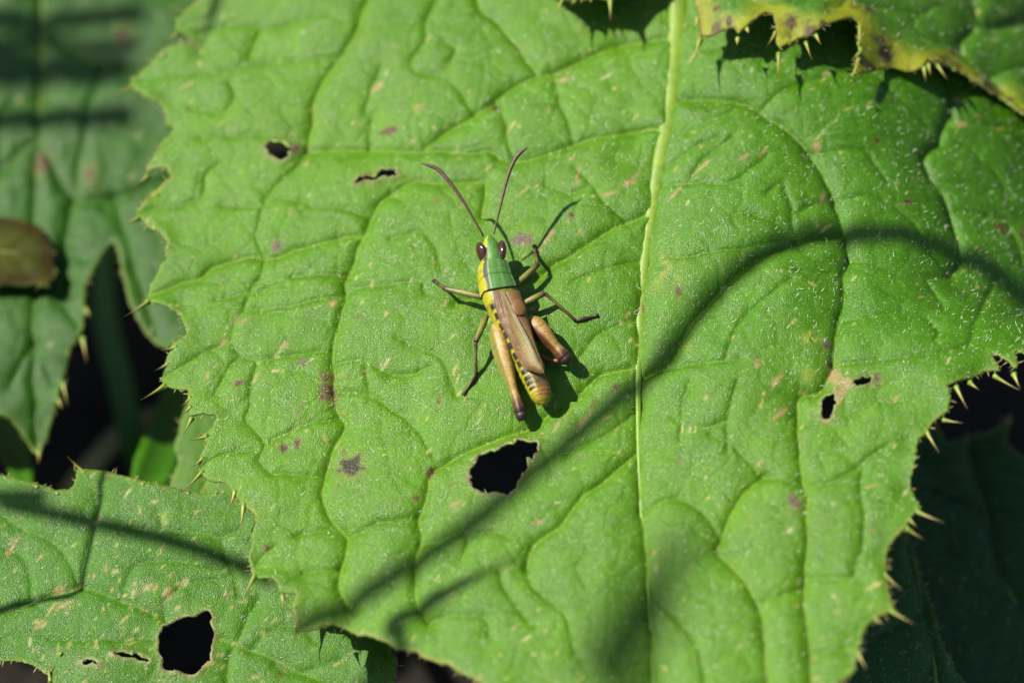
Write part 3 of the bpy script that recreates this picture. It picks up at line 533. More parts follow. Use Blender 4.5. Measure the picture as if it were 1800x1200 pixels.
# withered brown tip over it
z_br = lambda x, y: -22.3 + 0.05 * (x + 60) - .02 * (y - 22) ** 2
BR = Leaf('thistle_leaf', 'withered olive-brown leaf tip lying over the shaded leaf', z_br, [(-220,430),(-120,390),(-40,382),(20,385),(70,400),(92,436),(98,478),(84,506),(55,500),(0,503),(-60,508),(-160,500)], (), [(0, [(95,460),(20,440),(-200,450)]), (1, [(20,440),(60,410)]), (1, [(20,440),(50,490)])],
          sp=.34, relief=.8, midrib=[(85,458,3),(20,442,5),(-80,444,7),(-205,450,9)], petiole=[A(-78, 6, -30), A(-84, 4, GZ - 2)], base=A(-84, 4, GZ + 1), bristle=1.2, seed=15, mat=M_dead, col=lin(70, 78, 18),
          tint=lambda X, Y, e, c, mixc, s: (mixc(lin(52, 28, 14), .85 * np.exp(-(e / 1.6) ** 2)), mixc(lin(84, 84, 24), .5 * sstep(.2, .6, vnoise(X, Y, 2.5, 28)))))
# small lit leaf in the gap at the left
z_sm = lambda x, y: -24.0 + 0.02 * x + 0 * y
SM = Leaf('thistle_leaf', 'small pale green wavy-edged leaf in the gap left of the big leaf', z_sm, [(318,742),(313,765),(307,788),(314,812),(305,835),(298,858),(280,880),(260,930),(300,990),(380,1000),(470,930),(480,820),(440,730),(380,690),(335,705)], (), [(0, [(420,720),(390,800),(340,900),(310,980)]), (1, [(390,800),(320,800)]), (1, [(360,860),(300,860)])],
          sp=.34, relief=.6, midrib=[(322,960,4),(340,900,5),(390,800,7),(418,722,8)], petiole=[A(-24, 0, -40), A(-22, 4, GZ - 2)], base=A(-22, 4, GZ + 1), bristle=1.0, seed=16, fleck=20, col=lin(104, 164, 20))
# two leaves in deep shade at the lower right
z_r1 = lambda x, y: -24.0 - 0.10 * (x - 45) + .0 * y
R1 = Leaf('thistle_leaf', 'dark shaded thistle leaf with hairy midrib below the big leaf', z_r1, [(1480,1020),(1560,960),(1590,930),(1612,990),(1634,1060),(1650,1120),(1680,1180),(1750,1260),(1700,1400),(1520,1420),(1400,1330),(1400,1150)], (), [(0, [(1600,960),(1625,1080),(1645,1200),(1640,1380)]), (1, [(1625,1080),(1540,1120)]), (1, [(1640,1180),(1560,1260)])],
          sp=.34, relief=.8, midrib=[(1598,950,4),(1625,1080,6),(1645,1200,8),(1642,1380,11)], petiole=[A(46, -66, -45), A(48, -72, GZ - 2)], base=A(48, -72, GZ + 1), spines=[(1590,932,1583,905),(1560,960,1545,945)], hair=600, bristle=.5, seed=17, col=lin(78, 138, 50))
z_r2 = lambda x, y: -34.0 - 0.05 * (x - 55) + 0.05 * (y + 20)
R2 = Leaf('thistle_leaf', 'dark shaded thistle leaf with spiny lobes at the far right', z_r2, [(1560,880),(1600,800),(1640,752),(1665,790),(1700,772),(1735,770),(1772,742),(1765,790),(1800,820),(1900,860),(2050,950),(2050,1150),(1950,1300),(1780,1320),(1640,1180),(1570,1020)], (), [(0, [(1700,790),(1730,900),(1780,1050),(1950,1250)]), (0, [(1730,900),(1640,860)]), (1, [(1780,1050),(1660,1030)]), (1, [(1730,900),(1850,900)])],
          sp=.38, relief=.9, midrib=[(1702,795,4),(1730,900,6),(1780,1050,8),(1945,1245,11)], petiole=[A(72, -56, -50), A(76, -62, GZ - 2)], base=A(76, -62, GZ + 1), spines=[(1640,753,1632,735),(1772,743,1778,722),(1700,773,1702,755)], hair=500, bristle=.6, seed=18, col=lin(66, 120, 50))

# ------------------------------------------------------------------ grass
def ribbon(name, C, width, label, cat='plant', mat=None, fold=.28, tip=True, group='grass blades among the thistles', taper0=.7):
    C = crom(np.array(C, float), 12); n = len(C); s_ = np.linspace(0, 1, n); wd = width / 2 * (np.minimum(1, (1 - s_) / .35 + .04) if tip else np.ones(n)) * (taper0 + (1 - taper0) * sstep(0, .3, s_))
    T = np.gradient(C, axis=0); T /= np.linalg.norm(T, axis=1)[:, None]; side = np.cross(T, A(0.25, -.1, 1)); side /= np.linalg.norm(side, axis=1)[:, None]; nn = np.cross(side, T)
    th = .12; cols = [(-1, fold), (-.5, fold * .4), (0, 0), (.5, fold * .4), (1, fold)]; V = []; F = []
    for k in range(n):
        for lay in (0, 1):
            for u, h in cols: V.append(C[k] + side[k] * u * wd[k] + nn[k] * (h * wd[k] - lay * th))
    for k in range(n - 1):
        a = k * 10; b = a + 10
        for j in range(4): F.append((a + j, a + j + 1, b + j + 1, b + j)); F.append((a + 5 + j, b + 5 + j, b + 6 + j, a + 6 + j))
        F.append((a, b, b + 5, a + 5)); F.append((a + 4, a + 9, b + 9, b + 4))
    F.append((0, 5, 6, 7, 8, 9, 4, 3, 2, 1)); e = (n - 1) * 10; F.append((e, e + 1, e + 2, e + 3, e + 4, e + 9, e + 8, e + 7, e + 6, e + 5))
    root = thing(name, C[0], label, cat, group); mesh('blade', V, F, mat or M_grass, root); return root
def onpx(L):   # (px, py, height in mm) -> points
    return np.array([hit(np.array([a], float), np.array([b], float), lambda x, y: np.full_like(x, z))[0] for a, b, z in L])
ribbon('grass_plant', onpx([(330,560,GZ - 2),(322,690,-52),(290,780,-38),(255,860,-30),(190,980,-26)]), 5.5, 'broad blurred grass blade crossing the dark gap beside the big leaf', mat=M_grass)
ribbon('grass_plant', onpx([(-40,640,GZ - 2),(0,740,-50),(25,800,-40),(60,900,-30)]), 4.5, 'dim grass blade below the shaded lobed leaf tip', mat=M_grass)
ribbon('grass_plant', onpx([(760,1260,GZ - 2),(700,1220,-44),(680,1175,-26),(655,1120,-20)]), 3.2, 'yellow-green stalk under the lower edge of the big leaf', mat=M_drygrass)

ribbon('grass_plant', onpx([(180,420,GZ - 2),(185,560,-66),(215,690,-60),(235,800,-58),(250,900,-60)]), 3.4, 'dim narrow grass blade low in the dark left gap', mat=M_grass)
ribbon('grass_plant', onpx([(90,900,GZ - 2),(150,830,-68),(215,760,-64),(300,720,-62),(420,690,-60)]), 2.6, 'withered straw-coloured blade lying low in the dark left gap', mat=M_drygrass)
def caster(name, pts, t0, t1, width, label, surf, foot, lead=None, **k):
    """a grass blade that stands up-sun of the leaf, out of the picture, and shades it along the given track"""
    Q = np.array([surf.at(*p) if surf else None for p in pts]); tt = np.linspace(t0, t1, len(Q))
    P = Q - SD * tt[:, None]; C = np.vstack([foot, foot * .5 + P[0] * .5 + A(-12, 4, 0), P])
    return ribbon(name, C, width, label, **k)
caster('grass_plant', [(240,1330),(500,1120),(640,1040),(760,965),(860,890),(980,790),(1080,700),(1160,630),(1250,530),(1340,445),(1430,415),(1540,408),(1640,425),(1720,460),(1790,520),(1850,600)], 260, 220, 2.9, 'long arching grass blade shading the big leaf in a curve', MAIN, A(-190, -120, GZ - 2), tip=False)
caster('grass_plant', [(540,1200),(680,1098),(760,1052),(840,1012),(930,972)], 170, 160, 2.0, 'short grass blade shading the lower big leaf', MAIN, A(-170, -120, GZ - 2))
caster('grass_plant', [(940,1400),(1040,1190),(1110,1070),(1180,975),(1240,915)], 640, 640, 9.5, 'broad grass blade casting a soft patch near the leaf tip', MAIN, A(-480, 60, GZ - 2), taper0=1)
caster('grass_plant', [(-80,862),(0,882),(150,915),(300,950),(440,1000),(480,1020)], 190, 170, 1.9, 'grass blade shading the lower thistle leaf lengthwise', LL, A(-250, -10, GZ - 2), tip=False)
caster('grass_plant', [(-120,1105),(-60,1090),(0,1073),(70,1056),(122,1046),(144,1028),(152,985),(165,920),(176,855),(184,800)], 70, 62, .7, 'thin grass stalk shading the lower thistle leaf crosswise', LL, A(-150, -60, GZ - 2), tip=False)
caster('grass_plant', [(-160,118),(-60,120),(60,122),(160,124),(235,122)], 350, 340, 5.0, 'grass blade shading the blurred leaf, upper one', LE, A(-360, 60, GZ - 2), tip=False)
caster('grass_plant', [(-160,214),(-60,212),(60,210),(160,206),(235,200)], 300, 290, 3.2, 'grass blade shading the blurred leaf, lower one', LE, A(-340, 40, GZ - 2), tip=False)
caster('grass_plant', [(-160,20),(-60,30),(60,40),(160,30),(260,20)], 330, 330, 3.2, 'tall grass blade half shading the blurred leaf', LE, A(-330, 70, GZ - 2), tip=False)
caster('grass_plant', [(-160,70),(-60,80),(60,74),(160,80),(250,70)], 330, 320, 2.2, 'tall thin grass blade half shading the blurred leaf', LE, A(-330, 90, GZ - 2), tip=False)
caster('grass_plant', [(-160,-60),(-60,-40),(60,-30),(160,-40),(290,-50)], 330, 320, 4.2, 'tall broad grass blade half shading the blurred leaf', LE, A(-330, 110, GZ - 2), tip=False)
caster('grass_plant', [(480,-330),(430,-160),(395,-50),(372,20),(352,75),(338,112)], 150, 140, 1.9, 'grass blade shading the upper corner of the big leaf', MAIN, A(-140, 190, GZ - 2))

# ------------------------------------------------------------------ grasshopper
M_body = col_mat('grasshopper_body', 0.45, 4200, 0.7, 0.45, 0.3, .00008)
M_green = col_mat('grasshopper_pronotum', 0.5, 5200, 0.9, 0.45, 0.26, .00008)
M_wing = col_mat('grasshopper_wing', 0.52, 2600, 0.45, 0.35, 0.18)
M_leg = col_mat('grasshopper_leg', 0.48, 2600, 0.4, 0.45, 0.28)
M_eye = col_mat('grasshopper_eye', 0.12, 2600, 0.02, 0.7, 0.05)
G0 = MAIN.at(897, 575); GREF = G0[2] - z_main(G0[0], G0[1])
def P(px, py, h): return hit(np.array([px], float), np.array([py], float), lambda x, y: z_main(x, y) + GREF + h)[0]
def PF(px, py, h=0.1): return MAIN.at(px, py, h)
hopper = thing('grasshopper', MAIN.at(897, 600), 'green and brown grasshopper with yellow flanks resting on the big leaf', 'grasshopper')
ROLL = math.radians(24); UP = A(math.sin(ROLL) - .05, 0.0, math.cos(ROLL))
def lerp(a, b, t): return a + (b - a) * np.clip(t, 0, 1)[:, None]
GREEN, YEL, DARK, BRN, ORG_ = lin(96, 152, 60), lin(198, 190, 34), lin(34, 32, 34), lin(128, 92, 58), lin(196, 140, 60)
# body: one surface from the vertex of the head to the tip of the abdomen
ST = [(860.5,414,4.3,.22,.15,.3),(861.5,420,4.2,.56,.35,1.0),(863,432,4.0,.88,.75,1.7),(865,447,3.75,1.10,1.15,1.9),(867,462,3.55,1.32,1.3,2.0),(869,477,3.45,1.58,1.4,2.1),(872,494,3.4,1.72,1.5,2.2),(879,513,3.3,1.95,1.5,2.3),(887,534,3.15,1.95,1.45,2.2),
      (896,560,2.95,1.7,1.3,1.95),(907,590,2.6,1.5,1.2,1.75),(919,620,2.2,1.38,1.15,1.6),(932,648,1.85,1.33,1.15,1.5),(941,668,1.65,1.32,1.2,1.3),(948,684,1.5,1.28,1.15,1.2),(952,696,1.4,1.12,1.0,1.1),(954.5,705,1.35,.78,.7,.75),(956,710.5,1.35,.2,.2,.2)]
ST = crom(ST, 10); BC = np.array([P(a, b, h) for a, b, h in ST[:, :3]])
def body_col(ss, th):
    side = np.where(th > math.pi, 2 * math.pi - th, th)          # angle from the back, 0..pi, both flanks alike
    c = np.broadcast_to(YEL, (len(ss), 3)).copy()
    hd = ss < .30; green = sstep(.95, .75, side)
    c = np.where(hd[:, None], lerp(c, np.broadcast_to(GREEN, c.shape), green), c)
    stripe = sstep(.8, .95, side) * sstep(1.5, 1.25, side) * hd * (ss > .14); c = lerp(c, np.broadcast_to(DARK * 1.3, c.shape), stripe * .95)
    hd2 = (ss > .3) & (ss < .47); c = np.where(hd2[:, None], lerp(c, np.broadcast_to(lin(150, 150, 40), c.shape), sstep(1.3, .9, side)), c)
    ab = ss > .47; seg = np.mod((ss - .47) * 30, 1.0)
    blk = ab * (ss < .83) * sstep(.62, .72, side) * sstep(1.6, 1.42, side) * (np.abs(seg - .5) < .36); c = lerp(c, np.broadcast_to(DARK, c.shape), blk)
    c = np.where((ab & (side < .65))[:, None], lin(110, 90, 40), c)
    ring = ab * np.exp(-((seg - .0) / .07) ** 2); c = lerp(c, np.broadcast_to(lin(120, 105, 30), c.shape), ring * .6)
    tip = sstep(.80, .86, ss) * sstep(1.2, .7, side); c = lerp(c, np.broadcast_to(lin(176, 122, 46), c.shape), tip * .8)
    end = sstep(.90, .94, ss); c = lerp(c, np.broadcast_to(lin(200, 178, 30), c.shape), end * .85)
    mot = vnoise(ss * 90, np.sin(th) * 4 + np.cos(th) * 3, 1.3, 95); c = c * (1 + .18 * mot)[:, None]
    return c
V, F, c = loft(BC, ST[:, 3], ST[:, 4], UP, 48, body_col, 2.15, ST[:, 5])
# abdominal rings as real creases
nr = 48; ssb = np.linspace(0, 1, len(BC)); crease = 1 - .06 * np.exp(-((np.mod((ssb - .47) * 30 + .5, 1) - .5) / .12) ** 2) * (ssb > .47) * (ssb < .92)
for i in range(len(BC)): V[i * nr:(i + 1) * nr] = BC[i] + (V[i * nr:(i + 1) * nr] - BC[i]) * crease[i]
body = mesh('body', V, F, M_body, hopper, c)
T = np.gradient(BC, axis=0); T /= np.linalg.norm(T, axis=1)[:, None]
Rb = np.cross(T, UP); Rb /= np.linalg.norm(Rb, axis=1)[:, None]; Ub = np.cross(Rb, T)   # Rb points to the insect's left when T runs to the tail
SIGN = 1.0 if Rb[60][0] < 0 else -1.0
# pronotum: saddle shield with three keels and two cross furrows
def shield(name, i0, i1, grow, mat):
    n = 46; ii = np.linspace(i0, i1, n); m = 61; th = np.linspace(-1.95, 1.95, m)
    f = lambda arr: np.array([np.interp(ii, np.arange(len(arr)), arr[:, k]) for k in range(arr.shape[1])]).T
    Cc, Rr, Uu, sz = f(BC), f(Rb), f(Ub), f(ST[:, 3:6]); u = np.linspace(0, 1, n)
    e = 2 / 2.5; ex = np.sign(np.sin(th)) * np.abs(np.sin(th)) ** e; ey = np.sign(np.cos(th)) * np.abs(np.cos(th)) ** e
    g = grow + .05 * np.exp(-(th / .045) ** 2)[None] + .085 * np.exp(-((np.abs(th) - .70 - .0 * u[:, None]) / .07) ** 2) - .06 * (np.exp(-((u - .62) / .014) ** 2) + .6 * np.exp(-((u - .36) / .012) ** 2))[:, None]
    hh = np.where(ey[None] >= 0, sz[:, 1:2], sz[:, 2:3])
    shift = .55 * np.cos(np.clip(th, -1.5, 1.5)) * 1.0                                   # rear edge drawn out to an angle over the back
    base = Cc[:, None] + T[int((i0 + i1) / 2)] * (shift[None, :] * (u[:, None] ** 6))[..., None]
    Vt = base + Rr[:, None] * ((sz[:, 0:1] + g) * ex[None])[..., None] + Uu[:, None] * ((hh + g) * ey[None])[..., None]
    uu = np.repeat(u, m); tt = np.tile(th * SIGN, n); a = np.abs(tt)
    cc = lerp(np.broadcast_to(GREEN, (n * m, 3)), np.broadcast_to(lin(150, 185, 110), (n * m, 3)), np.exp(-((a - .70) / .08) ** 2) * .9 + np.exp(-(tt / .05) ** 2) * .6)
    flank = sstep(.78, .86, a); cc = lerp(cc, np.broadcast_to(lin(70, 62, 72), cc.shape), flank)
    cc = lerp(cc, np.broadcast_to(lin(205, 198, 34), cc.shape), sstep(1.02 , 1.25, a + .12 * vnoise(uu * 12, tt * 3, 1, 96)))
    cc = lerp(cc, np.broadcast_to(lin(120, 150, 40), cc.shape), .5 * sstep(1.1, 1.25, a) * sstep(.2, .8, vnoise(uu * 10, tt * 4, 1.1, 97)))
    fur = np.exp(-((uu - .62) / .013) ** 2) + .7 * np.exp(-((uu - .36) / .011) ** 2) + sstep(.985, 1, uu); cc = lerp(cc, np.broadcast_to(lin(40, 62, 36), cc.shape), fur * .8)
    V2 = np.concatenate([Vt.reshape(-1, 3), (Vt - (Vt - base) * .07).reshape(-1, 3)]); idx = np.arange(n * m).reshape(n, m); F2 = []
    for i in range(n - 1):
        for j in range(m - 1):
            q = (idx[i, j], idx[i, j + 1], idx[i + 1, j + 1], idx[i + 1, j]); F2.append(q); F2.append(tuple(k + n * m for k in q[::-1]))
    for j in range(m - 1):
        for r in (0, n - 1): q = (idx[r, j], idx[r, j + 1], idx[r, j + 1] + n * m, idx[r, j] + n * m); F2.append(q if r else q[::-1])
    for i in range(n - 1):
        for r in (0, m - 1): q = (idx[i, r], idx[i + 1, r], idx[i + 1, r] + n * m, idx[i, r] + n * m); F2.append(q[::-1] if r else q)
    return mesh(name, V2, F2, mat, hopper, np.vstack([cc, cc]))
shield('pronotum', 42, 69, .14, M_green)
# eyes
for px, py, h, lab in ((847.5,445,4.1,'left'), (881,442,4.1,'right')):
    cen = P(px, py, h); i = 30; ax = np.array([Rb[i], Ub[i], T[i]])
    yaw = (.26 if lab == 'left' else -.16) * SIGN * (1); ca, sa = math.cos(yaw), math.sin(yaw)
    ax = np.array([ax[0] * ca + ax[2] * sa, ax[1], ax[2] * ca - ax[0] * sa])
    V, F = ellipsoid(cen, ax, (.50, .90, 1.28)); z = ((V - cen) @ ax[0])
    cc = np.broadcast_to(lin(72, 36, 24), (len(V), 3)).copy(); mesh('eye', V, F, M_eye, hopper, cc)
# antennae, ringed, thicker towards the tip
def antenna(pts):
    q = crom(np.array(pts, float), 14); C = np.array([P(*r) for r in q]); n = len(C); s_ = np.linspace(0, 1, n)
    r = (.115 + .10 * sstep(.25, .75, s_)) * (1 - .55 * sstep(.88, 1, s_)); seg = np.mod(s_ * 24, 1); r = r * (1 - .12 * (np.abs(seg - .5) > .4))
    cf = lambda ss, th: lerp(np.broadcast_to(lin(128, 110, 60), (len(ss), 3)), np.broadcast_to(lin(104, 66, 58), (len(ss), 3)), sstep(.05, .4, ss)) * (1 - .35 * (np.abs(np.mod(ss * 24, 1) - .5) > .38))[:, None]
    V, F, c = loft(C, r, r, (0, 0, 1), 10, cf); mesh('antenna', V, F, M_leg, hopper, c)
antenna([(850,416,4.3),(845,406,5.0),(835,389,5.7),(815,355,6.7),(790,320,7.6),(768,297,8.1),(741,287,8.4)])
antenna([(868,411,4.4),(872,394,5.1),(878,370,5.9),(888,328,7.0),(897,298,7.7),(909,275,8.2),(926,260,8.5)])
# wings
from mathutils.bvhtree import BVHTree
def tree(o): return BVHTree.FromPolygons([tuple(v.co) for v in o.data.vertices], [tuple(p.vertices) for p in o.data.polygons])
def rest_on(Vt, objs, gap):
    """lift a sheet of points off what lies under it, towards the viewer's side of the insect, and smooth the lift"""
    ts = [tree(o) for o in objs]; org = origin(hopper); U = UP * .75 + A(-.25, -.35, .55); U = U / np.linalg.norm(U); lift = np.zeros(Vt.shape[:2])
    for i in range(Vt.shape[0]):
        for j in range(Vt.shape[1]):
            top = (Vt[i, j] + U * 6 - org) * S
            for t_ in ts:
                h = t_.ray_cast(Vector(top), Vector(-U), .009)
                if h[0] is not None: lift[i, j] = max(lift[i, j], 6 - h[3] / S + gap)
    for _ in range(30):
        q = np.pad(lift, 1, 'edge'); sm = (q[:-2, 1:-1] + q[2:, 1:-1] + q[1:-1, :-2] + q[1:-1, 2:] + 2 * lift) / 6; lift = np.maximum(sm, lift * .985)
    return Vt + U * lift[..., None]
def wing(name, Le, Ri, arch, base, nrow=180, ncol=56, green=None, seed=1, under=()):
    a = crom(np.array(Le, float), 20); b = crom(np.array(Ri, float), 20); t = np.linspace(0, 1, nrow)
    ra = np.array([np.interp(t, np.linspace(0, 1, len(a)), a[:, k]) for k in range(3)]).T; rb = np.array([np.interp(t, np.linspace(0, 1, len(b)), b[:, k]) for k in range(3)]).T
    LA = np.array([P(*r) for r in ra]); RB = np.array([P(*r) for r in rb]); v = np.linspace(0, 1, ncol)
    rib = np.zeros((nrow, ncol)); vein = np.zeros((nrow, ncol)); TT, VV = np.meshgrid(t, v, indexing='ij')
    for v0, k in ((.12, .0), (.26, .05), (.42, .02), (.58, -.02), (.74, -.04), (.88, 0)):
        d = VV - (v0 + k * np.sin(TT * 3)); vein = np.maximum(vein, np.exp(-(d / .018) ** 2))
    cr = np.exp(-((np.mod(TT * 30 + np.floor(VV * 7) * .37 + .5 * vnoise(TT * 20, VV * 9, 1, 90), 1) - .5) / .13) ** 2) * (TT > .18) * (VV > .12); vein = np.maximum(vein, .8 * cr)
    Vt = LA[:, None] + (RB - LA)[:, None] * v[None, :, None] + UP * ((arch * (1 - (2 * VV - 1) ** 2)) * sstep(1.05, .8, TT) +   .018 * vein)[..., None]
    Vt = rest_on(Vt, under, .10)
    cc = lerp(np.broadcast_to(base, (nrow * ncol, 3)), np.broadcast_to(lin(172, 156, 62), (nrow * ncol, 3)), (.85 * sstep(.2, .5, TT) * sstep(1.0, .8, TT) * np.exp(-((VV - .52) / .2) ** 2)).ravel())
    cc = lerp(cc, np.broadcast_to(base * .3, cc.shape), (.75 * vein).ravel())
    if green is not None: cc = lerp(cc, np.broadcast_to(lin(128, 150, 62), cc.shape), (np.exp(-((VV - green) / .07) ** 2) * sstep(.95, .5, TT)).ravel() * .85)
    cc = cc * (1 + .18 * vnoise(TT.ravel() * 30, VV.ravel() * 6, 1, 98 + seed))[:, None]
    V2 = np.concatenate([Vt.reshape(-1, 3), (Vt - UP * .07).reshape(-1, 3)]); N = nrow * ncol; idx = np.arange(N).reshape(nrow, ncol); F2 = []
    for i in range(nrow - 1):
        for j in range(ncol - 1):
            q = (idx[i, j], idx[i + 1, j], idx[i + 1, j + 1], idx[i, j + 1]); F2.append(q); F2.append(tuple(k + N for k in q[::-1]))
    rim = list(idx[:, 0]) + list(idx[-1, 1:]) + list(idx[::-1, -1][1:]) + list(idx[0, ::-1][1:-1])
    for p_, q_ in zip(rim, rim[1:] + rim[:1]): F2.append((q_, p_, p_ + N, q_ + N))
    return mesh(name, V2, F2, M_wing, hopper, np.vstack([cc, cc]))
rw = wing('wing', [(888,513,4.95),(903,545,4.75),(917,575,4.5),(930,602,4.25),(942,628,4.0),(950,646,3.8),(953,653,3.7)], [(913,511,4.4),(922,536,4.1),(929,560,3.9),(939,594,3.7),(948,622,3.6),(956,642,3.55),(956,653,3.6)], .22, lin(142, 104, 58), seed=2, under=[body])
wing('wing', [(866,515,4.0),(871,541,3.75),(879,568,3.6),(894,594,3.5),(908,624,3.45),(921,646,3.45),(938,653,3.5),(951,656,3.6)], [(885,512,5.15),(903,546,5.0),(919,576,4.75),(933,602,4.5),(945,627,4.2),(955,645,3.95),(956,655,3.8)], .30, lin(136, 98, 54), green=.78, seed=1, under=[body, rw])
V, F = ellipsoid(P(912,541,4.75), np.array([Rb[80], T[80], Ub[80]]), (.86, 1.05, .38)); mesh('wing_lobe', V, F, M_wing, hopper, np.broadcast_to(lin(150, 106, 58), (len(V), 3)))
# legs
OLV, DKB, TAN = lin(138, 136, 52), lin(70, 40, 34), lin(120, 92, 46)
def limb(name, pts, rad, cols, parent, flat=1.0, up=(0, 0, 1), n=8, foot=False, colf=None, seg=14):
    """pts: (px, py, h) above the leaf, or 3-vectors already in millimetres"""
    C = np.array([p if isinstance(p, np.ndarray) else P(*p) for p in pts]); k = crom(np.c_[C, np.array(rad)], n); C, r = k[:, :3], np.maximum(k[:, 3], .02)
    cs = np.array(cols); 
    def cf(ss, th): return np.stack([np.interp(ss, np.linspace(0, 1, len(cs)), cs[:, q]) for q in range(3)], 1) * (1 + .2 * vnoise(ss * 25, th, 1, 93))[:, None]
    V, F, c = loft(C, r, r * flat, up, seg, colf or cf); return mesh(name, V, F, M_leg, parent, c)
def small_leg(name, hip, knee, ankle, toe, rf, rt, mid=None):
    f = limb(name, [hip, tuple(np.array(hip) * .5 + np.array(knee) * .5 + A(0, 0, .1)), knee], [rf * .9, rf, rf * .8], [TAN, OLV, OLV, OLV * .8, DKB * 1.2], hopper)
    k = P(*knee); a = PF(*ankle, .22); t_ = PF(*toe, .12)
    limb('tibia', [k, k * .5 + a * .5 + A(0, 0, .15), a], [rt * 1.15, rt * .85, rt], [DKB * 1.4, OLV * .75, TAN * .8, DKB * 1.3], f)
    for sg in (-1, 1):
        d_ = t_ - a; d_ /= np.linalg.norm(d_); sd_ = np.cross(d_, A(0, 0, 1)); Vc, Fc = prism_bunch(np.array([t_ + sd_ * sg * .08]), np.array([d_ * .8 + sd_ * sg * .5 - A(0, 0, .15)]), np.array([.34]), np.array([.06]), np.array([[0, 0, -.05]])); mesh('claw', Vc, Fc, M_leg, f, np.broadcast_to(DKB * .8, (len(Vc), 3)))
    limb('tarsus', [a, a * .65 + t_ * .35 + A(0, 0, .03), a * .3 + t_ * .7, t_], [rt * .75, rt * 1.12, rt * .72, rt * 1.25], [DKB * 1.4, DKB, DKB * 1.5, DKB], f)
small_leg('front_leg', (848,522,2.3), (781,507,1.9), (772,500), (763,493), .36, .20)
small_leg('front_leg', (905,502,2.4), (945,466,2.0), (941,446), (939,432), .36, .24)
small_leg('middle_leg', (855,556,2.0), (836,601,2.3), (837,658), (815,693), .36, .20)
small_leg('middle_leg', (920,534,2.2), (957,515,2.4), (1012,564), (1050,554), .38, .20)
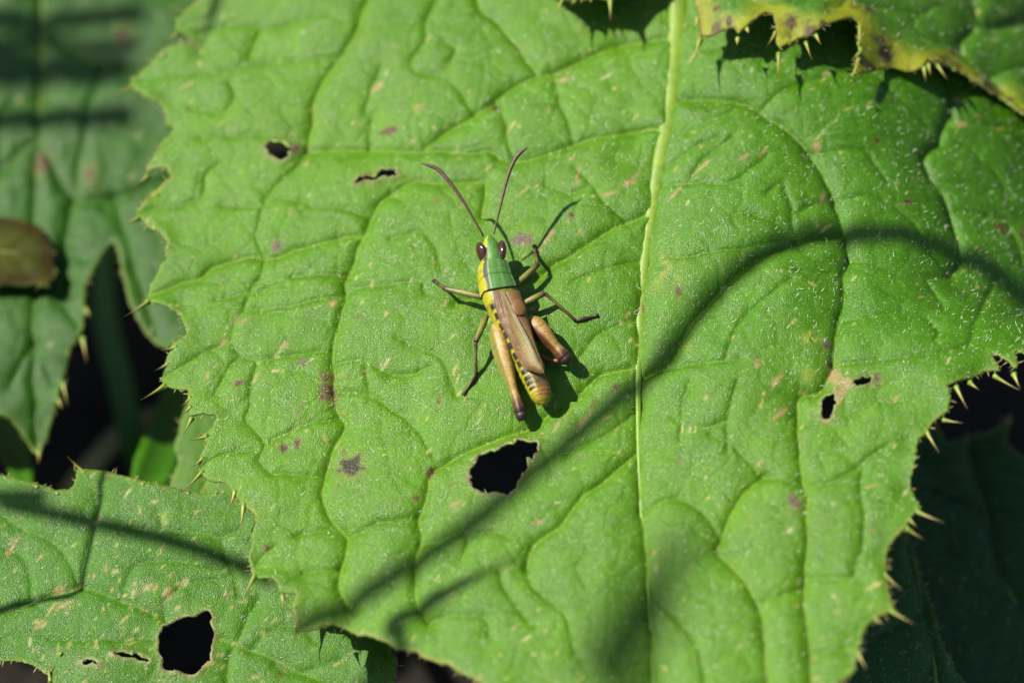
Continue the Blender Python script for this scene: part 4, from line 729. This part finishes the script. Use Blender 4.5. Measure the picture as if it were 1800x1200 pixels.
def hind(name, hip, knee, wds, hts, tib, up, swap):
    a, b = np.array(hip, float), np.array(knee, float); n = len(wds); t = np.linspace(0, 1, n)
    px = np.array([a + (b - a) * k for k in t]); px[:, 2] += .35 * np.sin(t * math.pi)
    q = crom(np.c_[px, wds, hts], 8); C = np.array([P(*r[:3]) for r in q])
    def cf(ss, th):
        s1 = np.sin(th) * swap; topk = np.cos(th); m = len(ss); c = np.broadcast_to(lin(150, 150, 72), (m, 3))
        c = lerp(c, np.broadcast_to(lin(214, 172, 92), (m, 3)), sstep(-.985, -.90, s1) * (.8 + .25 * np.sin(ss * 85 + np.abs(s1) * 5))); c = lerp(c, np.broadcast_to(lin(150, 92, 44), (m, 3)), sstep(.45, .75, s1))
        c = lerp(c, np.broadcast_to(lin(176, 112, 52), (m, 3)), .8 * np.exp(-((s1 - .1) / .16) ** 2) * (.5 + .5 * np.sin(ss * 70)))
        c = lerp(c, np.broadcast_to(lin(96, 58, 30), (m, 3)), .7 * np.exp(-((s1 - .62) / .09) ** 2)); c = lerp(c, np.broadcast_to(lin(120, 96, 40), (m, 3)), .6 * np.exp(-((s1 + .6) / .08) ** 2))
        c = lerp(c, np.broadcast_to(lin(150, 100, 46), (m, 3)), .55 * (np.abs(s1) < .55) * (np.mod(ss * 17 + np.abs(s1) * 1.3, 1) < .22))
        c = lerp(c, np.broadcast_to(lin(60, 36, 24), (m, 3)), sstep(.80, .86, s1) * sstep(.8, .5, ss) * .6)
        c = lerp(c, np.broadcast_to(lin(110, 66, 40), (m, 3)), sstep(.70, .84, ss)); c = lerp(c, np.broadcast_to(lin(44, 26, 28), (m, 3)), sstep(.86, .90, ss))
        return c * (1 + .15 * vnoise(ss * 40, th * 2, 1, 94))[:, None]
    V, F, c = loft(C, q[:, 3], q[:, 4], up, 24, cf, 3.0); thr = np.tile(np.arange(24) / 24 * 2 * math.pi, len(C)); nV = len(C) * 24; Cr = np.repeat(C, 24, 0)
    V[:nV] = Cr + (V[:nV] - Cr) * (1 + .055 * np.cos(6 * thr) * np.interp(np.repeat(np.linspace(0, 1, len(C)), 24), [0, .1, .75, .85, 1], [0, 1, 1, 0, 0]))[:, None]
    f = mesh(name, V, F, M_leg, hopper, c); kc = C[-5]; tk = C[-5] - C[-12]; tk /= np.linalg.norm(tk); sk_ = np.cross(tk, up); sk_ /= np.linalg.norm(sk_)
    Ve, Fe = ellipsoid(kc, np.array([sk_, np.cross(sk_, tk), tk]), (q[-9, 3] * 1.12, q[-9, 4] * 1.05, .62)); mesh('knee', Ve, Fe, M_leg, f, np.broadcast_to(lin(66, 34, 32), (len(Ve), 3)) * (1 + .35 * vnoise(Ve[:, 0], Ve[:, 1], .4, 92))[:, None])
    K = C[-6]; pts = [K - A(0, 0, .3)] + [PF(*p) for p in tib]; m = len(pts)
    tp = crom(np.array(pts), 12); kk = rng.integers(3, len(tp) - 2, 26); dr = rng.normal(0, 1, (26, 3)) + A(0, 0, .4); dr /= np.linalg.norm(dr, axis=1)[:, None]
    Vb, Fb = prism_bunch(tp[kk], dr, np.full(26, .48), np.full(26, .03), np.zeros((26, 3))); tag(mesh('shin_spines', Vb, Fb, M_leg, f, np.broadcast_to(lin(96, 60, 34), (len(Vb), 3))), kind='stuff')
    limb('tibia', pts, [.30] + [.24] * (m - 2) + [.18], [DKB, lin(150, 70, 40), lin(165, 90, 45), TAN, DKB], f)
    return f
hind('hind_femur', (868,572,2.7), (918.5,738,.65), [.35,.62,.74,.76,.70,.58,.46,.40,.46,.55,.42], [.5,1.0,1.15,1.12,1.0,.85,.66,.55,.62,.66,.42], [(905,690,.35),(893,655,.3),(884,625,.25)], UP, -SIGN)
hind('hind_femur', (930,560,2.6), (998,634,1.4), [.40,.75,.88,.86,.80,.70,.58,.52,.60,.68,.45], [.5,.9,1.05,1.0,.95,.8,.66,.6,.72,.72,.45], [(968,634,1.0),(948,624,.8),(925,610,.4)], A(.25, .1, 1), SIGN)
